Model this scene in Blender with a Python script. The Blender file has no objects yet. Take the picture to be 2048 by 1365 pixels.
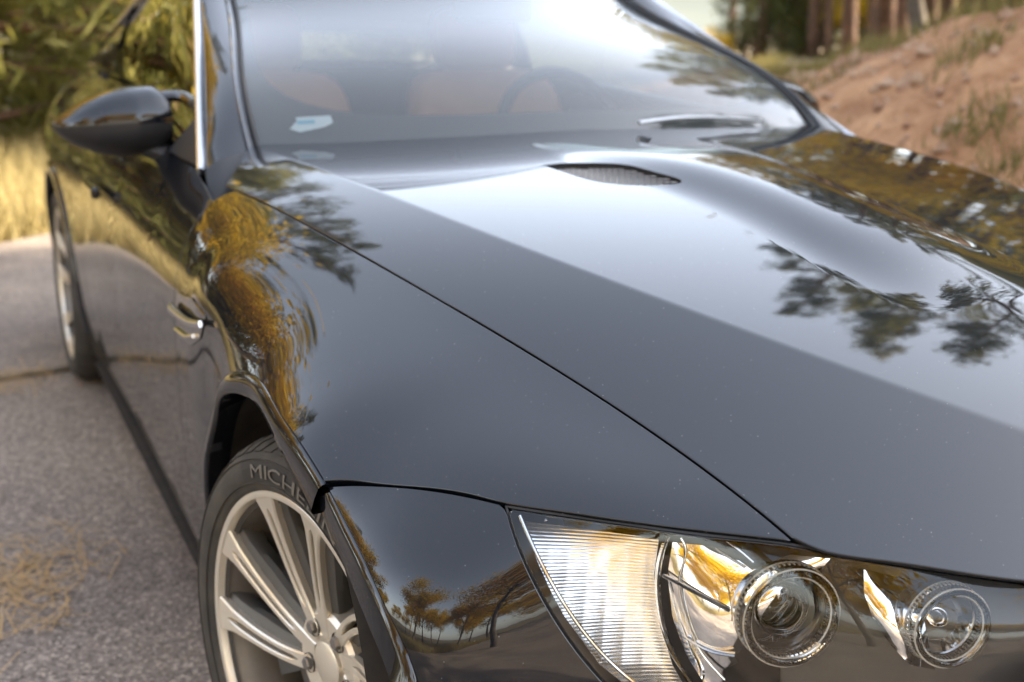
import bpy, math, random
import numpy as np
from mathutils import Vector, Matrix
from mathutils.geometry import delaunay_2d_cdt

# ------------------------------------------------------------------ camera, sky, sun, exposure
SC = bpy.context.scene
COL = SC.collection
CAM = np.array([-1.240, -1.496, 1.193]); YAW, PITCH, ROLL, FPX = .440, .257, .009, 2450.
PW, PH = 2048., 1365.

def cam_axes():
    cy, sy, cp, sp = math.cos(YAW), math.sin(YAW), math.cos(PITCH), math.sin(PITCH)
    f = np.array([sy*cp, cy*cp, -sp]); r = np.array([cy, -sy, 0.]); u = np.cross(r, f)
    cr, sr = math.cos(ROLL), math.sin(ROLL)
    return np.array([cr*r+sr*u, -sr*r+cr*u, f])
MC = cam_axes()
cd = bpy.data.cameras.new('camera'); cam = bpy.data.objects.new('camera', cd); COL.objects.link(cam)
cd.sensor_width = 36; cd.lens = FPX/PW*36; cd.clip_start = .02; cd.clip_end = 3000
cam.matrix_world = Matrix([[MC[0][0], MC[1][0], -MC[2][0], CAM[0]], [MC[0][1], MC[1][1], -MC[2][1], CAM[1]],
                           [MC[0][2], MC[1][2], -MC[2][2], CAM[2]], [0, 0, 0, 1]])
cd.dof.use_dof = True; cd.dof.focus_distance = 1.36; cd.dof.aperture_fstop = 4.2; cd.dof.aperture_blades = 0
SC.camera = cam
SUN_EL, SUN_AZ = math.radians(34), math.radians(101)     # azimuth from +Y towards +X: afternoon sun behind the pines on the bank
wd = bpy.data.worlds.new('World'); SC.world = wd; wd.use_nodes = True
nt = wd.node_tree; sky = nt.nodes.new('ShaderNodeTexSky'); sky.sky_type = 'NISHITA'; sky.sun_disc = False
sky.sun_elevation = SUN_EL; sky.sun_rotation = SUN_AZ; sky.dust_density = 1.0; sky.air_density = 1.0; sky.ozone_density = .8
bg = nt.nodes['Background']; bg.inputs[1].default_value = .15
hsv = nt.nodes.new('ShaderNodeHueSaturation'); hsv.inputs['Saturation'].default_value = .46      # thin high haze
nt.links.new(sky.outputs[0], hsv.inputs['Color']); nt.links.new(hsv.outputs[0], bg.inputs[0])
ld = bpy.data.lights.new('sun', 'SUN'); ld.energy = 4.0; ld.angle = math.radians(.6); ld.color = (1, .86, .66)
sun = bpy.data.objects.new('sun', ld); COL.objects.link(sun)
sd = Vector((math.sin(SUN_AZ)*math.cos(SUN_EL), math.cos(SUN_AZ)*math.cos(SUN_EL), math.sin(SUN_EL)))
sun.rotation_euler = (-sd).to_track_quat('-Z', 'Y').to_euler(); sun.location = (20, 20, 30)
SC.view_settings.view_transform = 'Standard'; SC.view_settings.look = 'None'
SC.view_settings.gamma = 1; SC.view_settings.use_curve_mapping = False
SC.view_settings.exposure = 2.68
SC.cycles.max_bounces = 10; SC.cycles.transparent_max_bounces = 16; SC.cycles.transmission_bounces = 10
SC.cycles.caustics_reflective = False; SC.cycles.caustics_refractive = False
SC.cycles.use_denoising = True

def ray(u, v): return MC.T @ np.array([(u-PW/2)/FPX, -(v-PH/2)/FPX, 1.])
def un(u, v, x=None, y=None, z=None):
    d = ray(u, v)
    for k, val in enumerate((x, y, z)):
        if val is not None: return CAM+d*(val-CAM[k])/d[k]
rng = np.random.default_rng(7)

# ------------------------------------------------------------------ materials
def mat(name):
    m = bpy.data.materials.new(name); m.use_nodes = True
    return m, m.node_tree.nodes, m.node_tree.links, m.node_tree.nodes['Principled BSDF']
def simple(name, col, rough=.5, metal=0., spec=.5, coat=0., noise=None):
    m, n, l, b = mat(name)
    b.inputs['Base Color'].default_value = (*col, 1); b.inputs['Roughness'].default_value = rough
    b.inputs['Metallic'].default_value = metal; b.inputs['Specular IOR Level'].default_value = spec
    b.inputs['Coat Weight'].default_value = coat; b.inputs['Coat Roughness'].default_value = .03
    if noise:
        col2, sc = noise
        t = n.new('ShaderNodeTexNoise'); t.inputs['Scale'].default_value = sc; t.inputs['Detail'].default_value = 6
        tc = n.new('ShaderNodeTexCoord'); l.new(tc.outputs['Object'], t.inputs['Vector'])
        r = n.new('ShaderNodeValToRGB'); r.color_ramp.elements[0].position = .35; r.color_ramp.elements[1].position = .68
        r.color_ramp.elements[0].color = (*col, 1); r.color_ramp.elements[1].color = (*col2, 1)
        l.new(t.outputs['Fac'], r.inputs['Fac']); l.new(r.outputs['Color'], b.inputs['Base Color'])
    return m
def add_bump(m, scale, strength, dist=.01, detail=4):
    n, l = m.node_tree.nodes, m.node_tree.links; b = n['Principled BSDF']
    t = n.new('ShaderNodeTexNoise'); t.inputs['Scale'].default_value = scale; t.inputs['Detail'].default_value = detail
    tc = n.new('ShaderNodeTexCoord'); l.new(tc.outputs['Object'], t.inputs['Vector'])
    bp = n.new('ShaderNodeBump'); bp.inputs['Strength'].default_value = strength; bp.inputs['Distance'].default_value = dist
    l.new(t.outputs['Fac'], bp.inputs['Height']); l.new(bp.outputs['Normal'], b.inputs['Normal'])
    return m

def make_paint():
    m, n, l, b = mat('black_paint')
    b.inputs['Metallic'].default_value = 0; b.inputs['Roughness'].default_value = .5; b.inputs['Specular IOR Level'].default_value = .02
    b.inputs['Coat Weight'].default_value = 1; b.inputs['Coat Roughness'].default_value = .012; b.inputs['Coat IOR'].default_value = 1.54
    tc = n.new('ShaderNodeTexCoord')
    v = n.new('ShaderNodeTexVoronoi'); v.inputs['Scale'].default_value = 130; v.inputs['Randomness'].default_value = 1
    l.new(tc.outputs['Object'], v.inputs['Vector'])
    w = n.new('ShaderNodeTexWhiteNoise'); l.new(v.outputs['Color'], w.inputs['Vector'])
    # dust: a few of the cells carry a speck well under a millimetre
    mm = n.new('ShaderNodeMath'); mm.operation = 'MULTIPLY'; mm.inputs[1].default_value = .075; l.new(w.outputs['Value'], mm.inputs[0])
    lt = n.new('ShaderNodeMath'); lt.operation = 'LESS_THAN'; l.new(v.outputs['Distance'], lt.inputs[0]); l.new(mm.outputs[0], lt.inputs[1])
    g = n.new('ShaderNodeMath'); g.operation = 'GREATER_THAN'; g.inputs[1].default_value = .55; l.new(w.outputs['Value'], g.inputs[0])
    k = n.new('ShaderNodeMath'); k.operation = 'MULTIPLY'; l.new(lt.outputs[0], k.inputs[0]); l.new(g.outputs[0], k.inputs[1])
    mx = n.new('ShaderNodeMix'); mx.data_type = 'RGBA'
    mx.inputs['A'].default_value = (.0040, .0050, .0075, 1); mx.inputs['B'].default_value = (.22, .22, .21, 1)
    l.new(k.outputs[0], mx.inputs['Factor']); l.new(mx.outputs['Result'], b.inputs['Base Color'])
    iv = n.new('ShaderNodeMath'); iv.operation = 'SUBTRACT'; iv.inputs[0].default_value = 1; l.new(k.outputs[0], iv.inputs[1])
    l.new(iv.outputs[0], b.inputs['Coat Weight'])
    return m
def thin_glass(name, tint=(1, 1, 1), ior=1.5, rough=0., mult=1.7, film=0.):
    m, n, l, b = mat(name); n.remove(b)
    t = n.new('ShaderNodeBsdfTransparent'); t.inputs[0].default_value = (*tint, 1)
    g = n.new('ShaderNodeBsdfGlossy'); g.inputs['Roughness'].default_value = rough
    f = n.new('ShaderNodeFresnel'); f.inputs['IOR'].default_value = ior
    k = n.new('ShaderNodeMath'); k.operation = 'MULTIPLY'; k.inputs[1].default_value = mult; k.use_clamp = True
    x = n.new('ShaderNodeMixShader'); l.new(f.outputs[0], k.inputs[0]); l.new(k.outputs[0], x.inputs[0]); l.new(t.outputs[0], x.inputs[1]); l.new(g.outputs[0], x.inputs[2])
    out = x
    if film:                                   # thin pale diffuse film that makes the glass milky
        d = n.new('ShaderNodeBsdfDiffuse'); d.inputs[0].default_value = (.72, .77, .76, 1); out = n.new('ShaderNodeMixShader'); out.inputs[0].default_value = film
        l.new(x.outputs[0], out.inputs[1]); l.new(d.outputs[0], out.inputs[2])
    l.new(out.outputs[0], n['Material Output'].inputs[0])
    return m
def real_glass(name, col=(1, 1, 1), rough=0.):
    m, n, l, b = mat(name)
    b.inputs['Base Color'].default_value = (*col, 1); b.inputs['Transmission Weight'].default_value = 1
    b.inputs['Roughness'].default_value = rough; b.inputs['IOR'].default_value = 1.5
    return m
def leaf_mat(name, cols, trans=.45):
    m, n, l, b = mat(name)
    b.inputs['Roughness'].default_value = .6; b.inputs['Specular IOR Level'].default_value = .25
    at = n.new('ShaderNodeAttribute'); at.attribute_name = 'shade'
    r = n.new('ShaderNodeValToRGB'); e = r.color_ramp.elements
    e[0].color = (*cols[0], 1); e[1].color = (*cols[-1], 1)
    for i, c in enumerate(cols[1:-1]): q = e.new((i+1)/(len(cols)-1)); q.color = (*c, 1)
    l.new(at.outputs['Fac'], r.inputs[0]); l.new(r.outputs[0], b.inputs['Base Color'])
    t = n.new('ShaderNodeBsdfTranslucent'); l.new(r.outputs[0], t.inputs[0])
    x = n.new('ShaderNodeMixShader'); x.inputs[0].default_value = trans
    l.new(b.outputs[0], x.inputs[1]); l.new(t.outputs[0], x.inputs[2]); l.new(x.outputs[0], n['Material Output'].inputs[0])
    return m

PAINT = make_paint()
BLACK = simple('black_plastic', (.012, .012, .013), .45)
GLOSSBLACK = simple('gloss_black', (.006, .006, .007), .08, coat=.6)
RUBBER = simple('door_rubber', (.014, .014, .015), .7)
LINER = simple('arch_liner', (.012, .010, .009), .85, noise=((.03, .024, .018), 30))
TRIM = simple('trim_metal', (.62, .63, .65), .22, metal=1.)
CHROME = simple('chrome', (.86, .86, .86), .035, metal=1.)
SATIN = simple('satin_chrome', (.72, .72, .72), .18, metal=1.)
LENS = thin_glass('lens_cover_glass', (.97, .98, .98), 1.5, mult=1.2)
CLEAR = real_glass('clear_acrylic', (.97, .98, .98))
WGLASS = thin_glass('windscreen_glass', (.74, .80, .79), 1.52, mult=1.5, film=.05)
SGLASS = thin_glass('side_window_glass', (.22, .25, .24), 1.52)
RIMSIL = simple('rim_silver', (.72, .66, .55), .32, metal=.6, coat=.25)
RIMBARREL = simple('rim_barrel', (.22, .20, .175), .45, metal=.5, noise=((.12, .105, .09), 12))  # darker than the lip: shade between the spokes put into the colour
RIMGREY = simple('rim_grey', (.10, .096, .09), .5, metal=.4)
TYRE = add_bump(simple('tyre_rubber', (.030, .027, .023), .82, noise=((.055, .048, .039), 22)), 160, .25, .002)
LETTER = simple('tyre_letter', (.12, .108, .09), .8)
TYREDARK = simple('tyre_plate', (.02, .018, .016), .75)
DISC = simple('brake_steel', (.30, .29, .28), .38, metal=.9)
CALIPER = simple('caliper_grey', (.10, .10, .10), .5, metal=.4)
LEATHER = simple('tan_leather', (.50, .19, .08), .55, noise=((.58, .23, .10), 8))
CABIN = simple('cabin_black', (.018, .018, .020), .7)
HOUSING = simple('headlight_housing', (.018, .018, .019), .35)
AMBER = simple('amber_bulb', (.8, .10, .03), .2)
WHITE = simple('sticker_white', (.75, .78, .78), .5)
BLUE = simple('sticker_blue', (.20, .48, .62), .5)

# ------------------------------------------------------------------ mesh helpers
def empty(name, loc=(0, 0, 0), parent=None):
    o = bpy.data.objects.new(name, None); o.location = loc; o.empty_display_size = .1; COL.objects.link(o)
    if parent: o.parent = parent
    return o
def tag(o, label=None, cat=None, group=None, kind=None):
    for k, v in (('label', label), ('category', cat), ('group', group), ('kind', kind)):
        if v: o[k] = v
    return o
def build(name, V, F, m, parent=None, smooth=True, N=None, sharp=None, shade=None):
    me = bpy.data.meshes.new(name)
    me.from_pydata([tuple(map(float, v)) for v in V], [], [tuple(map(int, f)) for f in F])
    me.materials.append(m)
    if smooth: me.polygons.foreach_set('use_smooth', [True]*len(me.polygons))
    if shade is not None:
        a = me.attributes.new('shade', 'FLOAT', 'FACE'); a.data.foreach_set('value', np.asarray(shade, np.float32))
    me.update()
    if N is not None: me.normals_split_custom_set_from_vertices([tuple(map(float, v)) for v in N])
    elif sharp is not None: me.set_sharp_from_angle(angle=math.radians(sharp))
    o = bpy.data.objects.new(name, me); COL.objects.link(o)
    if parent: o.parent = parent
    return o
class Geo:
    """collects simple solids into one mesh"""
    def __init__(s): s.V = []; s.F = []
    def add(s, V, F):
        k = len(s.V); s.V += [tuple(v) for v in V]; s.F += [tuple(i+k for i in f) for f in F]; return s
    def grid(s, P, closed_u=False, closed_v=False, flip=False):
        P = np.asarray(P); n, m = P.shape[:2]; F = []
        for i in range(n if closed_u else n-1):
            for j in range(m if closed_v else m-1):
                q = (i*m+j, ((i+1) % n)*m+j, ((i+1) % n)*m+(j+1) % m, i*m+(j+1) % m)
                F.append(q[::-1] if flip else q)
        return s.add(P.reshape(-1, 3), F)
    def box(s, c, h, R=None, bev=0.):
        c = np.array(c, float); hx, hy, hz = h; pts = []
        if bev <= 0:
            pts = np.array([(a*hx, b*hy, d*hz) for a in (-1, 1) for b in (-1, 1) for d in (-1, 1)], float)
            F = [(0, 1, 3, 2), (4, 6, 7, 5), (0, 4, 5, 1), (2, 3, 7, 6), (0, 2, 6, 4), (1, 5, 7, 3)]
            if R is not None: pts = pts @ np.array(R).T
            return s.add(pts+c, F)
        # chamfered box from three slabs' corner points
        import itertools
        P = []; idx = {}
        for a, b, d in itertools.product((-1, 1), repeat=3):
            for ax in range(3):
                q = np.array([a*(hx-bev), b*(hy-bev), d*(hz-bev)]); q[ax] = (a*hx, b*hy, d*hz)[ax]
                idx[(a, b, d, ax)] = len(P); P.append(q)
        F = []
        for ax in range(3):
            o1, o2 = [k for k in range(3) if k != ax]
            for sg in (-1, 1):
                f = []
                for u, v in ((-1, -1), (1, -1), (1, 1), (-1, 1)):
                    k = [0, 0, 0]; k[ax] = sg; k[o1] = u; k[o2] = v; f.append(idx[(*k, ax)])
                F.append(f if (sg > 0) != (ax == 1) else f[::-1])
            for u in (-1, 1):
                for v in (-1, 1):
                    k0 = [0, 0, 0]; k0[o1] = u; k0[o2] = v
                    ka, kb = list(k0), list(k0); ka[ax] = -1; kb[ax] = 1
                    F.append((idx[(*ka, o1)], idx[(*kb, o1)], idx[(*kb, o2)], idx[(*ka, o2)]))
        for a, b, d in itertools.product((-1, 1), repeat=3):
            F.append(tuple(idx[(a, b, d, ax)] for ax in range(3)))
        P = np.array(P)
        if R is not None: P = P @ np.array(R).T
        return s.add(P+c, F)
    def tube(s, pts, r, k=10, cap=True, sx=1.):
        pts = np.asarray(pts, float); n = len(pts); r = np.broadcast_to(r, (n,))
        T = np.gradient(pts, axis=0); T /= np.linalg.norm(T, axis=1)[:, None]+1e-12
        up = np.array([0, 0, 1.]) if abs(T[0][2]) < .9 else np.array([1., 0, 0])
        A = np.cross(T[0], up); A /= np.linalg.norm(A); G = []
        for i in range(n):
            A = A-T[i]*(A@T[i]); A /= np.linalg.norm(A); B = np.cross(T[i], A)
            a = np.linspace(0, 2*math.pi, k, endpoint=False)
            G.append(pts[i]+r[i]*(np.cos(a)[:, None]*A*sx+np.sin(a)[:, None]*B))
        b0 = len(s.V); s.grid(G, closed_v=True)
        if cap: s.F.append(tuple(b0+j for j in range(k))); s.F.append(tuple(b0+(n-1)*k+j for j in range(k))[::-1])
        return s
    def lathe(s, prof, c, axis, k=64, a0=0., a1=2*math.pi):
        """prof: (radius, offset along axis)"""
        ax = np.array(axis, float); ax /= np.linalg.norm(ax)
        e1 = np.cross(ax, [0, 0, 1.]) if abs(ax[2]) < .9 else np.cross(ax, [1., 0, 0]); e1 /= np.linalg.norm(e1); e2 = np.cross(e1, ax)
        full = a1-a0 > 6.28; aa = np.linspace(a0, a1, k, endpoint=not full)
        P = [[np.array(c)+ax*h+r*(math.cos(a)*e1+math.sin(a)*e2) for (r, h) in prof] for a in aa]
        return s.grid(P, closed_u=full)
    def obj(s, name, m, parent=None, smooth=True, sharp=35): return build(name, s.V, s.F, m, parent, smooth, sharp=sharp if smooth else None)
def fix_normals(o):
    import bmesh
    bm = bmesh.new(); bm.from_mesh(o.data); bmesh.ops.recalc_face_normals(bm, faces=bm.faces); bm.to_mesh(o.data); bm.free(); return o
def mirror(o, parent, name=None):
    """copy of a part (and its sub-parts) on the other side of the car"""
    me = o.data; V = np.empty(len(me.vertices)*3); me.vertices.foreach_get('co', V); V = V.reshape(-1, 3)*[-1, 1, 1]
    F = [tuple(p.vertices)[::-1] for p in me.polygons]
    N = NORM.get(o.name)
    n = build(name or o.name.split('.')[0], V, F, me.materials[0], parent, N=None if N is None else N*[-1, 1, 1], sharp=None if N is not None else 35)
    for c in list(o.children): mirror(c, n)
    return n
NORM = {}

# ---- smooth surfaces as height fields w(a,b) over a chosen plane
def bs(t):
    t2, t3 = t*t, t*t*t
    return np.stack([(1-3*t+3*t2-t3)/6, (4-6*t2+3*t3)/6, (1+3*t+3*t2-3*t3)/6, t3/6], -1)
class Field:
    def __init__(s, e1, e2, n, lo, hi, step, pts, wts, lam):
        s.E = np.array([np.array(e, float)/np.linalg.norm(e) for e in (e1, e2, n)])
        s.lo = np.array(lo); s.st = np.array(step); s.n = np.ceil((np.array(hi)-s.lo)/s.st).astype(int)+3
        q = np.asarray(pts) @ s.E.T; w = np.asarray(wts, float)
        n0, n1 = s.n; M = n0*n1
        idx, B = s._basis(q[:, 0], q[:, 1])
        A = np.zeros((len(q), M)); np.put_along_axis(A, idx, B, 1)
        AtA = (A*w[:, None]).T @ A; Atb = (A*w[:, None]).T @ q[:, 2]
        D = []
        def d2(k): return np.diff(np.eye(k), 2, axis=0)
        def d1(k): return np.diff(np.eye(k), 1, axis=0)
        R = np.kron(d2(n0).T @ d2(n0), np.eye(n1))*(1/s.st[0]**4)+np.kron(np.eye(n0), d2(n1).T @ d2(n1))*(1/s.st[1]**4) \
            + 2*np.kron(d1(n0).T @ d1(n0), d1(n1).T @ d1(n1))/(s.st[0]**2*s.st[1]**2)
        s.c = np.linalg.solve(AtA+lam*R*s.st[0]*s.st[1]+1e-9*np.eye(M), Atb)
        s.err = np.abs(A @ s.c-q[:, 2])
    def _basis(s, a, b, da=False):
        fa = np.clip((a-s.lo[0])/s.st[0], 0, s.n[0]-3-1e-6); fb = np.clip((b-s.lo[1])/s.st[1], 0, s.n[1]-3-1e-6)
        ia, ib = fa.astype(int), fb.astype(int); ba, bb = bs(fa-ia), bs(fb-ib)
        idx = ((ia[:, None]+np.arange(4))[:, :, None]*s.n[1]+(ib[:, None]+np.arange(4))[:, None, :]).reshape(len(a), 16)
        return idx, (ba[:, :, None]*bb[:, None, :]).reshape(len(a), 16)
    def w(s, a, b):
        a, b = np.atleast_1d(np.asarray(a, float)), np.atleast_1d(np.asarray(b, float)); idx, B = s._basis(a, b)
        return (s.c[idx]*B).sum(1)
    def pt(s, ab):
        ab = np.atleast_2d(ab); return np.column_stack([ab, s.w(ab[:, 0], ab[:, 1])]) @ s.E
    def nrm(s, ab, h=2e-3):
        ab = np.atleast_2d(ab); a, b = ab[:, 0], ab[:, 1]
        ga = (s.w(a+h, b)-s.w(a-h, b))/(2*h); gb = (s.w(a, b+h)-s.w(a, b-h))/(2*h)
        N = np.column_stack([-ga, -gb, np.ones(len(a))]); N /= np.linalg.norm(N, axis=1)[:, None]; return N @ s.E
    def ab(s, P): return np.atleast_2d(P) @ s.E[:2].T
    def hit(s, u, v, t0=.6, t1=7):
        d = ray(u, v); t = np.linspace(t0, t1, 2500); P = CAM+d*t[:, None]; q = P @ s.E.T
        g = q[:, 2]-s.w(q[:, 0], q[:, 1]); i = np.where((g[:-1] > 0) & (g[1:] <= 0))[0]
        if not len(i): raise ValueError('no hit %s %s' % (u, v))
        i = i[0]; k = g[i]/(g[i]-g[i+1]); return (q[i]+(q[i+1]-q[i])*k)[:2]
    def hits(s, L): return np.array([s.hit(*p) for p in L])
def resample(P, step):
    P = np.asarray(P, float); d = np.r_[0, np.cumsum(np.linalg.norm(np.diff(P, axis=0), axis=1))]
    n = max(2, int(math.ceil(d[-1]/step))+1); t = np.linspace(0, d[-1], n)
    return np.column_stack([np.interp(t, d, P[:, k]) for k in range(P.shape[1])])
def smooth_curve(P, step=.008):
    """natural-ish cubic through the points, sampled evenly"""
    P = np.asarray(P, float)
    if len(P) < 3: return resample(P, step)
    d = np.r_[0, np.cumsum(np.linalg.norm(np.diff(P, axis=0), axis=1))]
    n = len(P); h = np.diff(d); A = np.zeros((n, n)); r = np.zeros((n, P.shape[1])); A[0, 0] = A[-1, -1] = 1
    for i in range(1, n-1):
        A[i, i-1:i+2] = h[i-1], 2*(h[i-1]+h[i]), h[i]; r[i] = 6*((P[i+1]-P[i])/h[i]-(P[i]-P[i-1])/h[i-1])
    m = np.linalg.solve(A, r); t = np.linspace(0, d[-1], max(8, int(d[-1]/step)+1)); k = np.clip(np.searchsorted(d, t)-1, 0, n-2)
    x = (t-d[k])[:, None]; H = h[k][:, None]
    return P[k]+x*((P[k+1]-P[k])/H-H*(2*m[k]+m[k+1])/6)+x**2*m[k]/2+x**3*(m[k+1]-m[k])/(6*H)
def poly_area(p): return .5*np.sum(p[:, 0]*np.roll(p[:, 1], -1)-np.roll(p[:, 0], -1)*p[:, 1])
def loop(*curves):
    P = np.vstack([np.asarray(c) for c in curves]); k = [0]
    for i in range(1, len(P)):
        if np.linalg.norm(P[i]-P[k[-1]]) > 2e-3: k.append(i)
    P = P[k]
    if np.linalg.norm(P[0]-P[-1]) < 2e-3: P = P[:-1]
    return P if poly_area(P) > 0 else P[::-1]
def shrink(p, g):
    a, b = np.roll(p, 1, 0), np.roll(p, -1, 0); t1 = p-a; t2 = b-p
    t1 /= np.linalg.norm(t1, axis=1)[:, None]; t2 /= np.linalg.norm(t2, axis=1)[:, None]
    n1 = np.column_stack([-t1[:, 1], t1[:, 0]]); n2 = np.column_stack([-t2[:, 1], t2[:, 0]]); m = n1+n2
    L = np.maximum(np.linalg.norm(m, axis=1), .7); return p+m/L[:, None]*g*(2/L)[:, None]
def inside(p, q):
    x, y = q[:, 0], q[:, 1]; r = np.zeros(len(q), bool); j = len(p)-1
    for i in range(len(p)):
        c = ((p[i, 1] > y) != (p[j, 1] > y))
        xi = (p[j, 0]-p[i, 0])*(y-p[i, 1])/(p[j, 1]-p[i, 1]+1e-15)+p[i, 0]; r ^= c & (x < xi); j = i
    return r
def edge_dist(p, q):
    d = np.full(len(q), 9.)
    for k in range(0, len(q), 4000):
        d[k:k+4000] = np.sqrt(((q[k:k+4000, None]-p[None])**2).sum(-1)).min(1)
    return d
def panel(name, F, poly, m, parent, gap=.0016, step=.014, depth=.014, round_=.0016, holes=(), feats=(), bstep=.007):
    poly = shrink(poly, gap); B = np.vstack([poly, poly[:1]]); poly = resample(B, bstep)[:-1]
    hs = [resample(np.vstack([h, h[:1]]), bstep)[:-1] for h in holes]
    lo, hi = poly.min(0), poly.max(0)
    g = np.stack(np.meshgrid(np.arange(lo[0], hi[0], step), np.arange(lo[1], hi[1], step), indexing='ij'), -1).reshape(-1, 2)
    g = g[inside(poly, g)]; g = g[edge_dist(poly, g) > step*.45]
    for h in hs: g = g[~inside(h, g)]; g = g[edge_dist(h, g) > step*.45]
    fl = []
    for f in feats:
        f = resample(f, .010); ok = inside(poly, f) & (edge_dist(poly, f) > .004)
        for h in hs: ok &= ~inside(h, f) & (edge_dist(h, f) > .004)
        run = []
        for p, o_ in zip(f, ok):
            if o_: run.append(p)
            else:
                if len(run) > 1: fl.append(np.array(run))
                run = []
        if len(run) > 1: fl.append(np.array(run))
        g = g[edge_dist(f, g) > .0065]
    P2 = np.vstack([poly]+hs+fl+[g]); E = []; k = 0
    for c in [poly]+hs:
        E += [(k+i, k+(i+1) % len(c)) for i in range(len(c))]; k += len(c)
    for c in fl: E += [(k+i, k+i+1) for i in range(len(c)-1)]; k += len(c)
    vs, _, fs, *_ = delaunay_2d_cdt([Vector(p) for p in P2], E, [], 0, 1e-7)
    P2n = np.array([(v.x, v.y) for v in vs]); fs = [f for f in fs]
    cen = np.array([P2n[list(f)].mean(0) for f in fs]); ok = inside(poly, cen)
    for h in hs: ok &= ~inside(h, cen)
    fs = [f for f, o in zip(fs, ok) if o]
    V = F.pt(P2n); N = F.nrm(P2n)
    T3 = np.array([f[:3] for f in fs]); ori = (np.cross(V[T3[:, 1]]-V[T3[:, 0]], V[T3[:, 2]]-V[T3[:, 0]])*N[T3[:, 0]]).sum()
    if ori < 0: fs = [tuple(f)[::-1] for f in fs]
    V, N, Fc = list(V), list(N), [tuple(f) for f in fs]
    for c, sg in [(poly, 1)]+[(h if poly_area(h) > 0 else h[::-1], -1) for h in hs]:
        p3, n3 = F.pt(c), F.nrm(c); tan = np.roll(p3, -1, 0)-np.roll(p3, 1, 0); tan /= np.linalg.norm(tan, axis=1)[:, None]
        out = np.cross(tan, n3)*sg
        if ori < 0: out = -out
        rings = [(p3, n3)]
        r = round_
        rings.append((p3+out*r*.7-n3*r*.3, n3*.7+out*.7)); rings.append((p3+out*r-n3*r, out)); rings.append((p3+out*r-n3*depth, out))
        k0 = len(V); m_ = len(c)
        for a, b in rings:
            V += list(a); N += list(b/np.linalg.norm(b, axis=1)[:, None])
        for q in range(3):
            for i in range(m_):
                j = (i+1) % m_; f = (k0+q*m_+i, k0+(q+1)*m_+i, k0+(q+1)*m_+j, k0+q*m_+j)
                Fc.append(f if (sg > 0) == (ori > 0) else f[::-1])
    N = np.array(N)
    o = build(name, V, Fc, m, parent, N=N); NORM[o.name] = N
    return o

# ------------------------------------------------------------------ ground, road, bank, far hill
def make_asphalt():
    m, n, l, b = mat('asphalt'); b.inputs['Roughness'].default_value = .85
    tc = n.new('ShaderNodeTexCoord')
    v = n.new('ShaderNodeTexVoronoi'); v.inputs['Scale'].default_value = 170; l.new(tc.outputs['Object'], v.inputs['Vector'])
    s = n.new('ShaderNodeSeparateColor'); l.new(v.outputs['Color'], s.inputs[0])
    r = n.new('ShaderNodeValToRGB'); e = r.color_ramp.elements; e[0].color = (.088, .074, .063, 1); e[1].color = (.54, .46, .39, 1)
    q = e.new(.35); q.color = (.195, .166, .144, 1); q = e.new(.8); q.color = (.28, .24, .21, 1); l.new(s.outputs[0], r.inputs[0])
    t = n.new('ShaderNodeTexNoise'); t.inputs['Scale'].default_value = 1.3; t.inputs['Detail'].default_value = 8; l.new(tc.outputs['Object'], t.inputs['Vector'])
    r2 = n.new('ShaderNodeValToRGB'); r2.color_ramp.elements[0].position = .3; r2.color_ramp.elements[1].position = .75
    r2.color_ramp.elements[0].color = (.62, .6, .6, 1); r2.color_ramp.elements[1].color = (1.25, 1.2, 1.12, 1); l.new(t.outputs['Fac'], r2.inputs[0])
    mx = n.new('ShaderNodeMix'); mx.data_type = 'RGBA'; mx.blend_type = 'MULTIPLY'; mx.inputs['Factor'].default_value = 1
    l.new(r.outputs[0], mx.inputs['A']); l.new(r2.outputs[0], mx.inputs['B']); l.new(mx.outputs['Result'], b.inputs['Base Color'])
    bp = n.new('ShaderNodeBump'); bp.inputs['Strength'].default_value = .6; bp.inputs['Distance'].default_value = .004
    l.new(v.outputs['Distance'], bp.inputs['Height']); l.new(bp.outputs['Normal'], b.inputs['Normal'])
    return m
ASPHALT = make_asphalt()
TAR = simple('tar_seal', (.012, .012, .012), .55)
EARTH = add_bump(simple('dry_earth', (.27, .125, .052), .95, noise=((.46, .25, .12), 4.5)), 9, 1., .12, 9)
DRY = simple('dry_meadow', (.10, .08, .035), .95, noise=((.17, .125, .055), 1.5))
FLOOR = simple('forest_floor', (.085, .065, .035), .95, noise=((.17, .125, .06), 2.))
HILL = simple('far_hill', (.045, .055, .045), .95, noise=((.085, .095, .075), .02))
BARK = add_bump(simple('pine_bark', (.075, .045, .030), .95, noise=((.20, .105, .060), 5)), 18, 1., .04, 6)
GREYBARK = simple('grey_bark', (.11, .09, .07), .95, noise=((.18, .15, .12), 9))
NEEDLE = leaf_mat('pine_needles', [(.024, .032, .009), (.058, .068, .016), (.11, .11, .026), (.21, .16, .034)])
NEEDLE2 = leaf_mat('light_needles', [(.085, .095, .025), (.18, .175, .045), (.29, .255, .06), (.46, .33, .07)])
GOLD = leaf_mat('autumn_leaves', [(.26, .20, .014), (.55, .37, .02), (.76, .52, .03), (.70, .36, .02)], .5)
GRASSM = leaf_mat('dry_grass', [(.24, .19, .08), (.38, .30, .13), (.48, .40, .20), (.24, .22, .08)], .4)
LITTER = leaf_mat('dry_litter', [(.42, .27, .12), (.55, .37, .18)], .1)
GREENG = leaf_mat('green_grass', [(.10, .10, .025), (.18, .16, .05), (.26, .21, .08), (.36, .29, .13)], .4)

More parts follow.
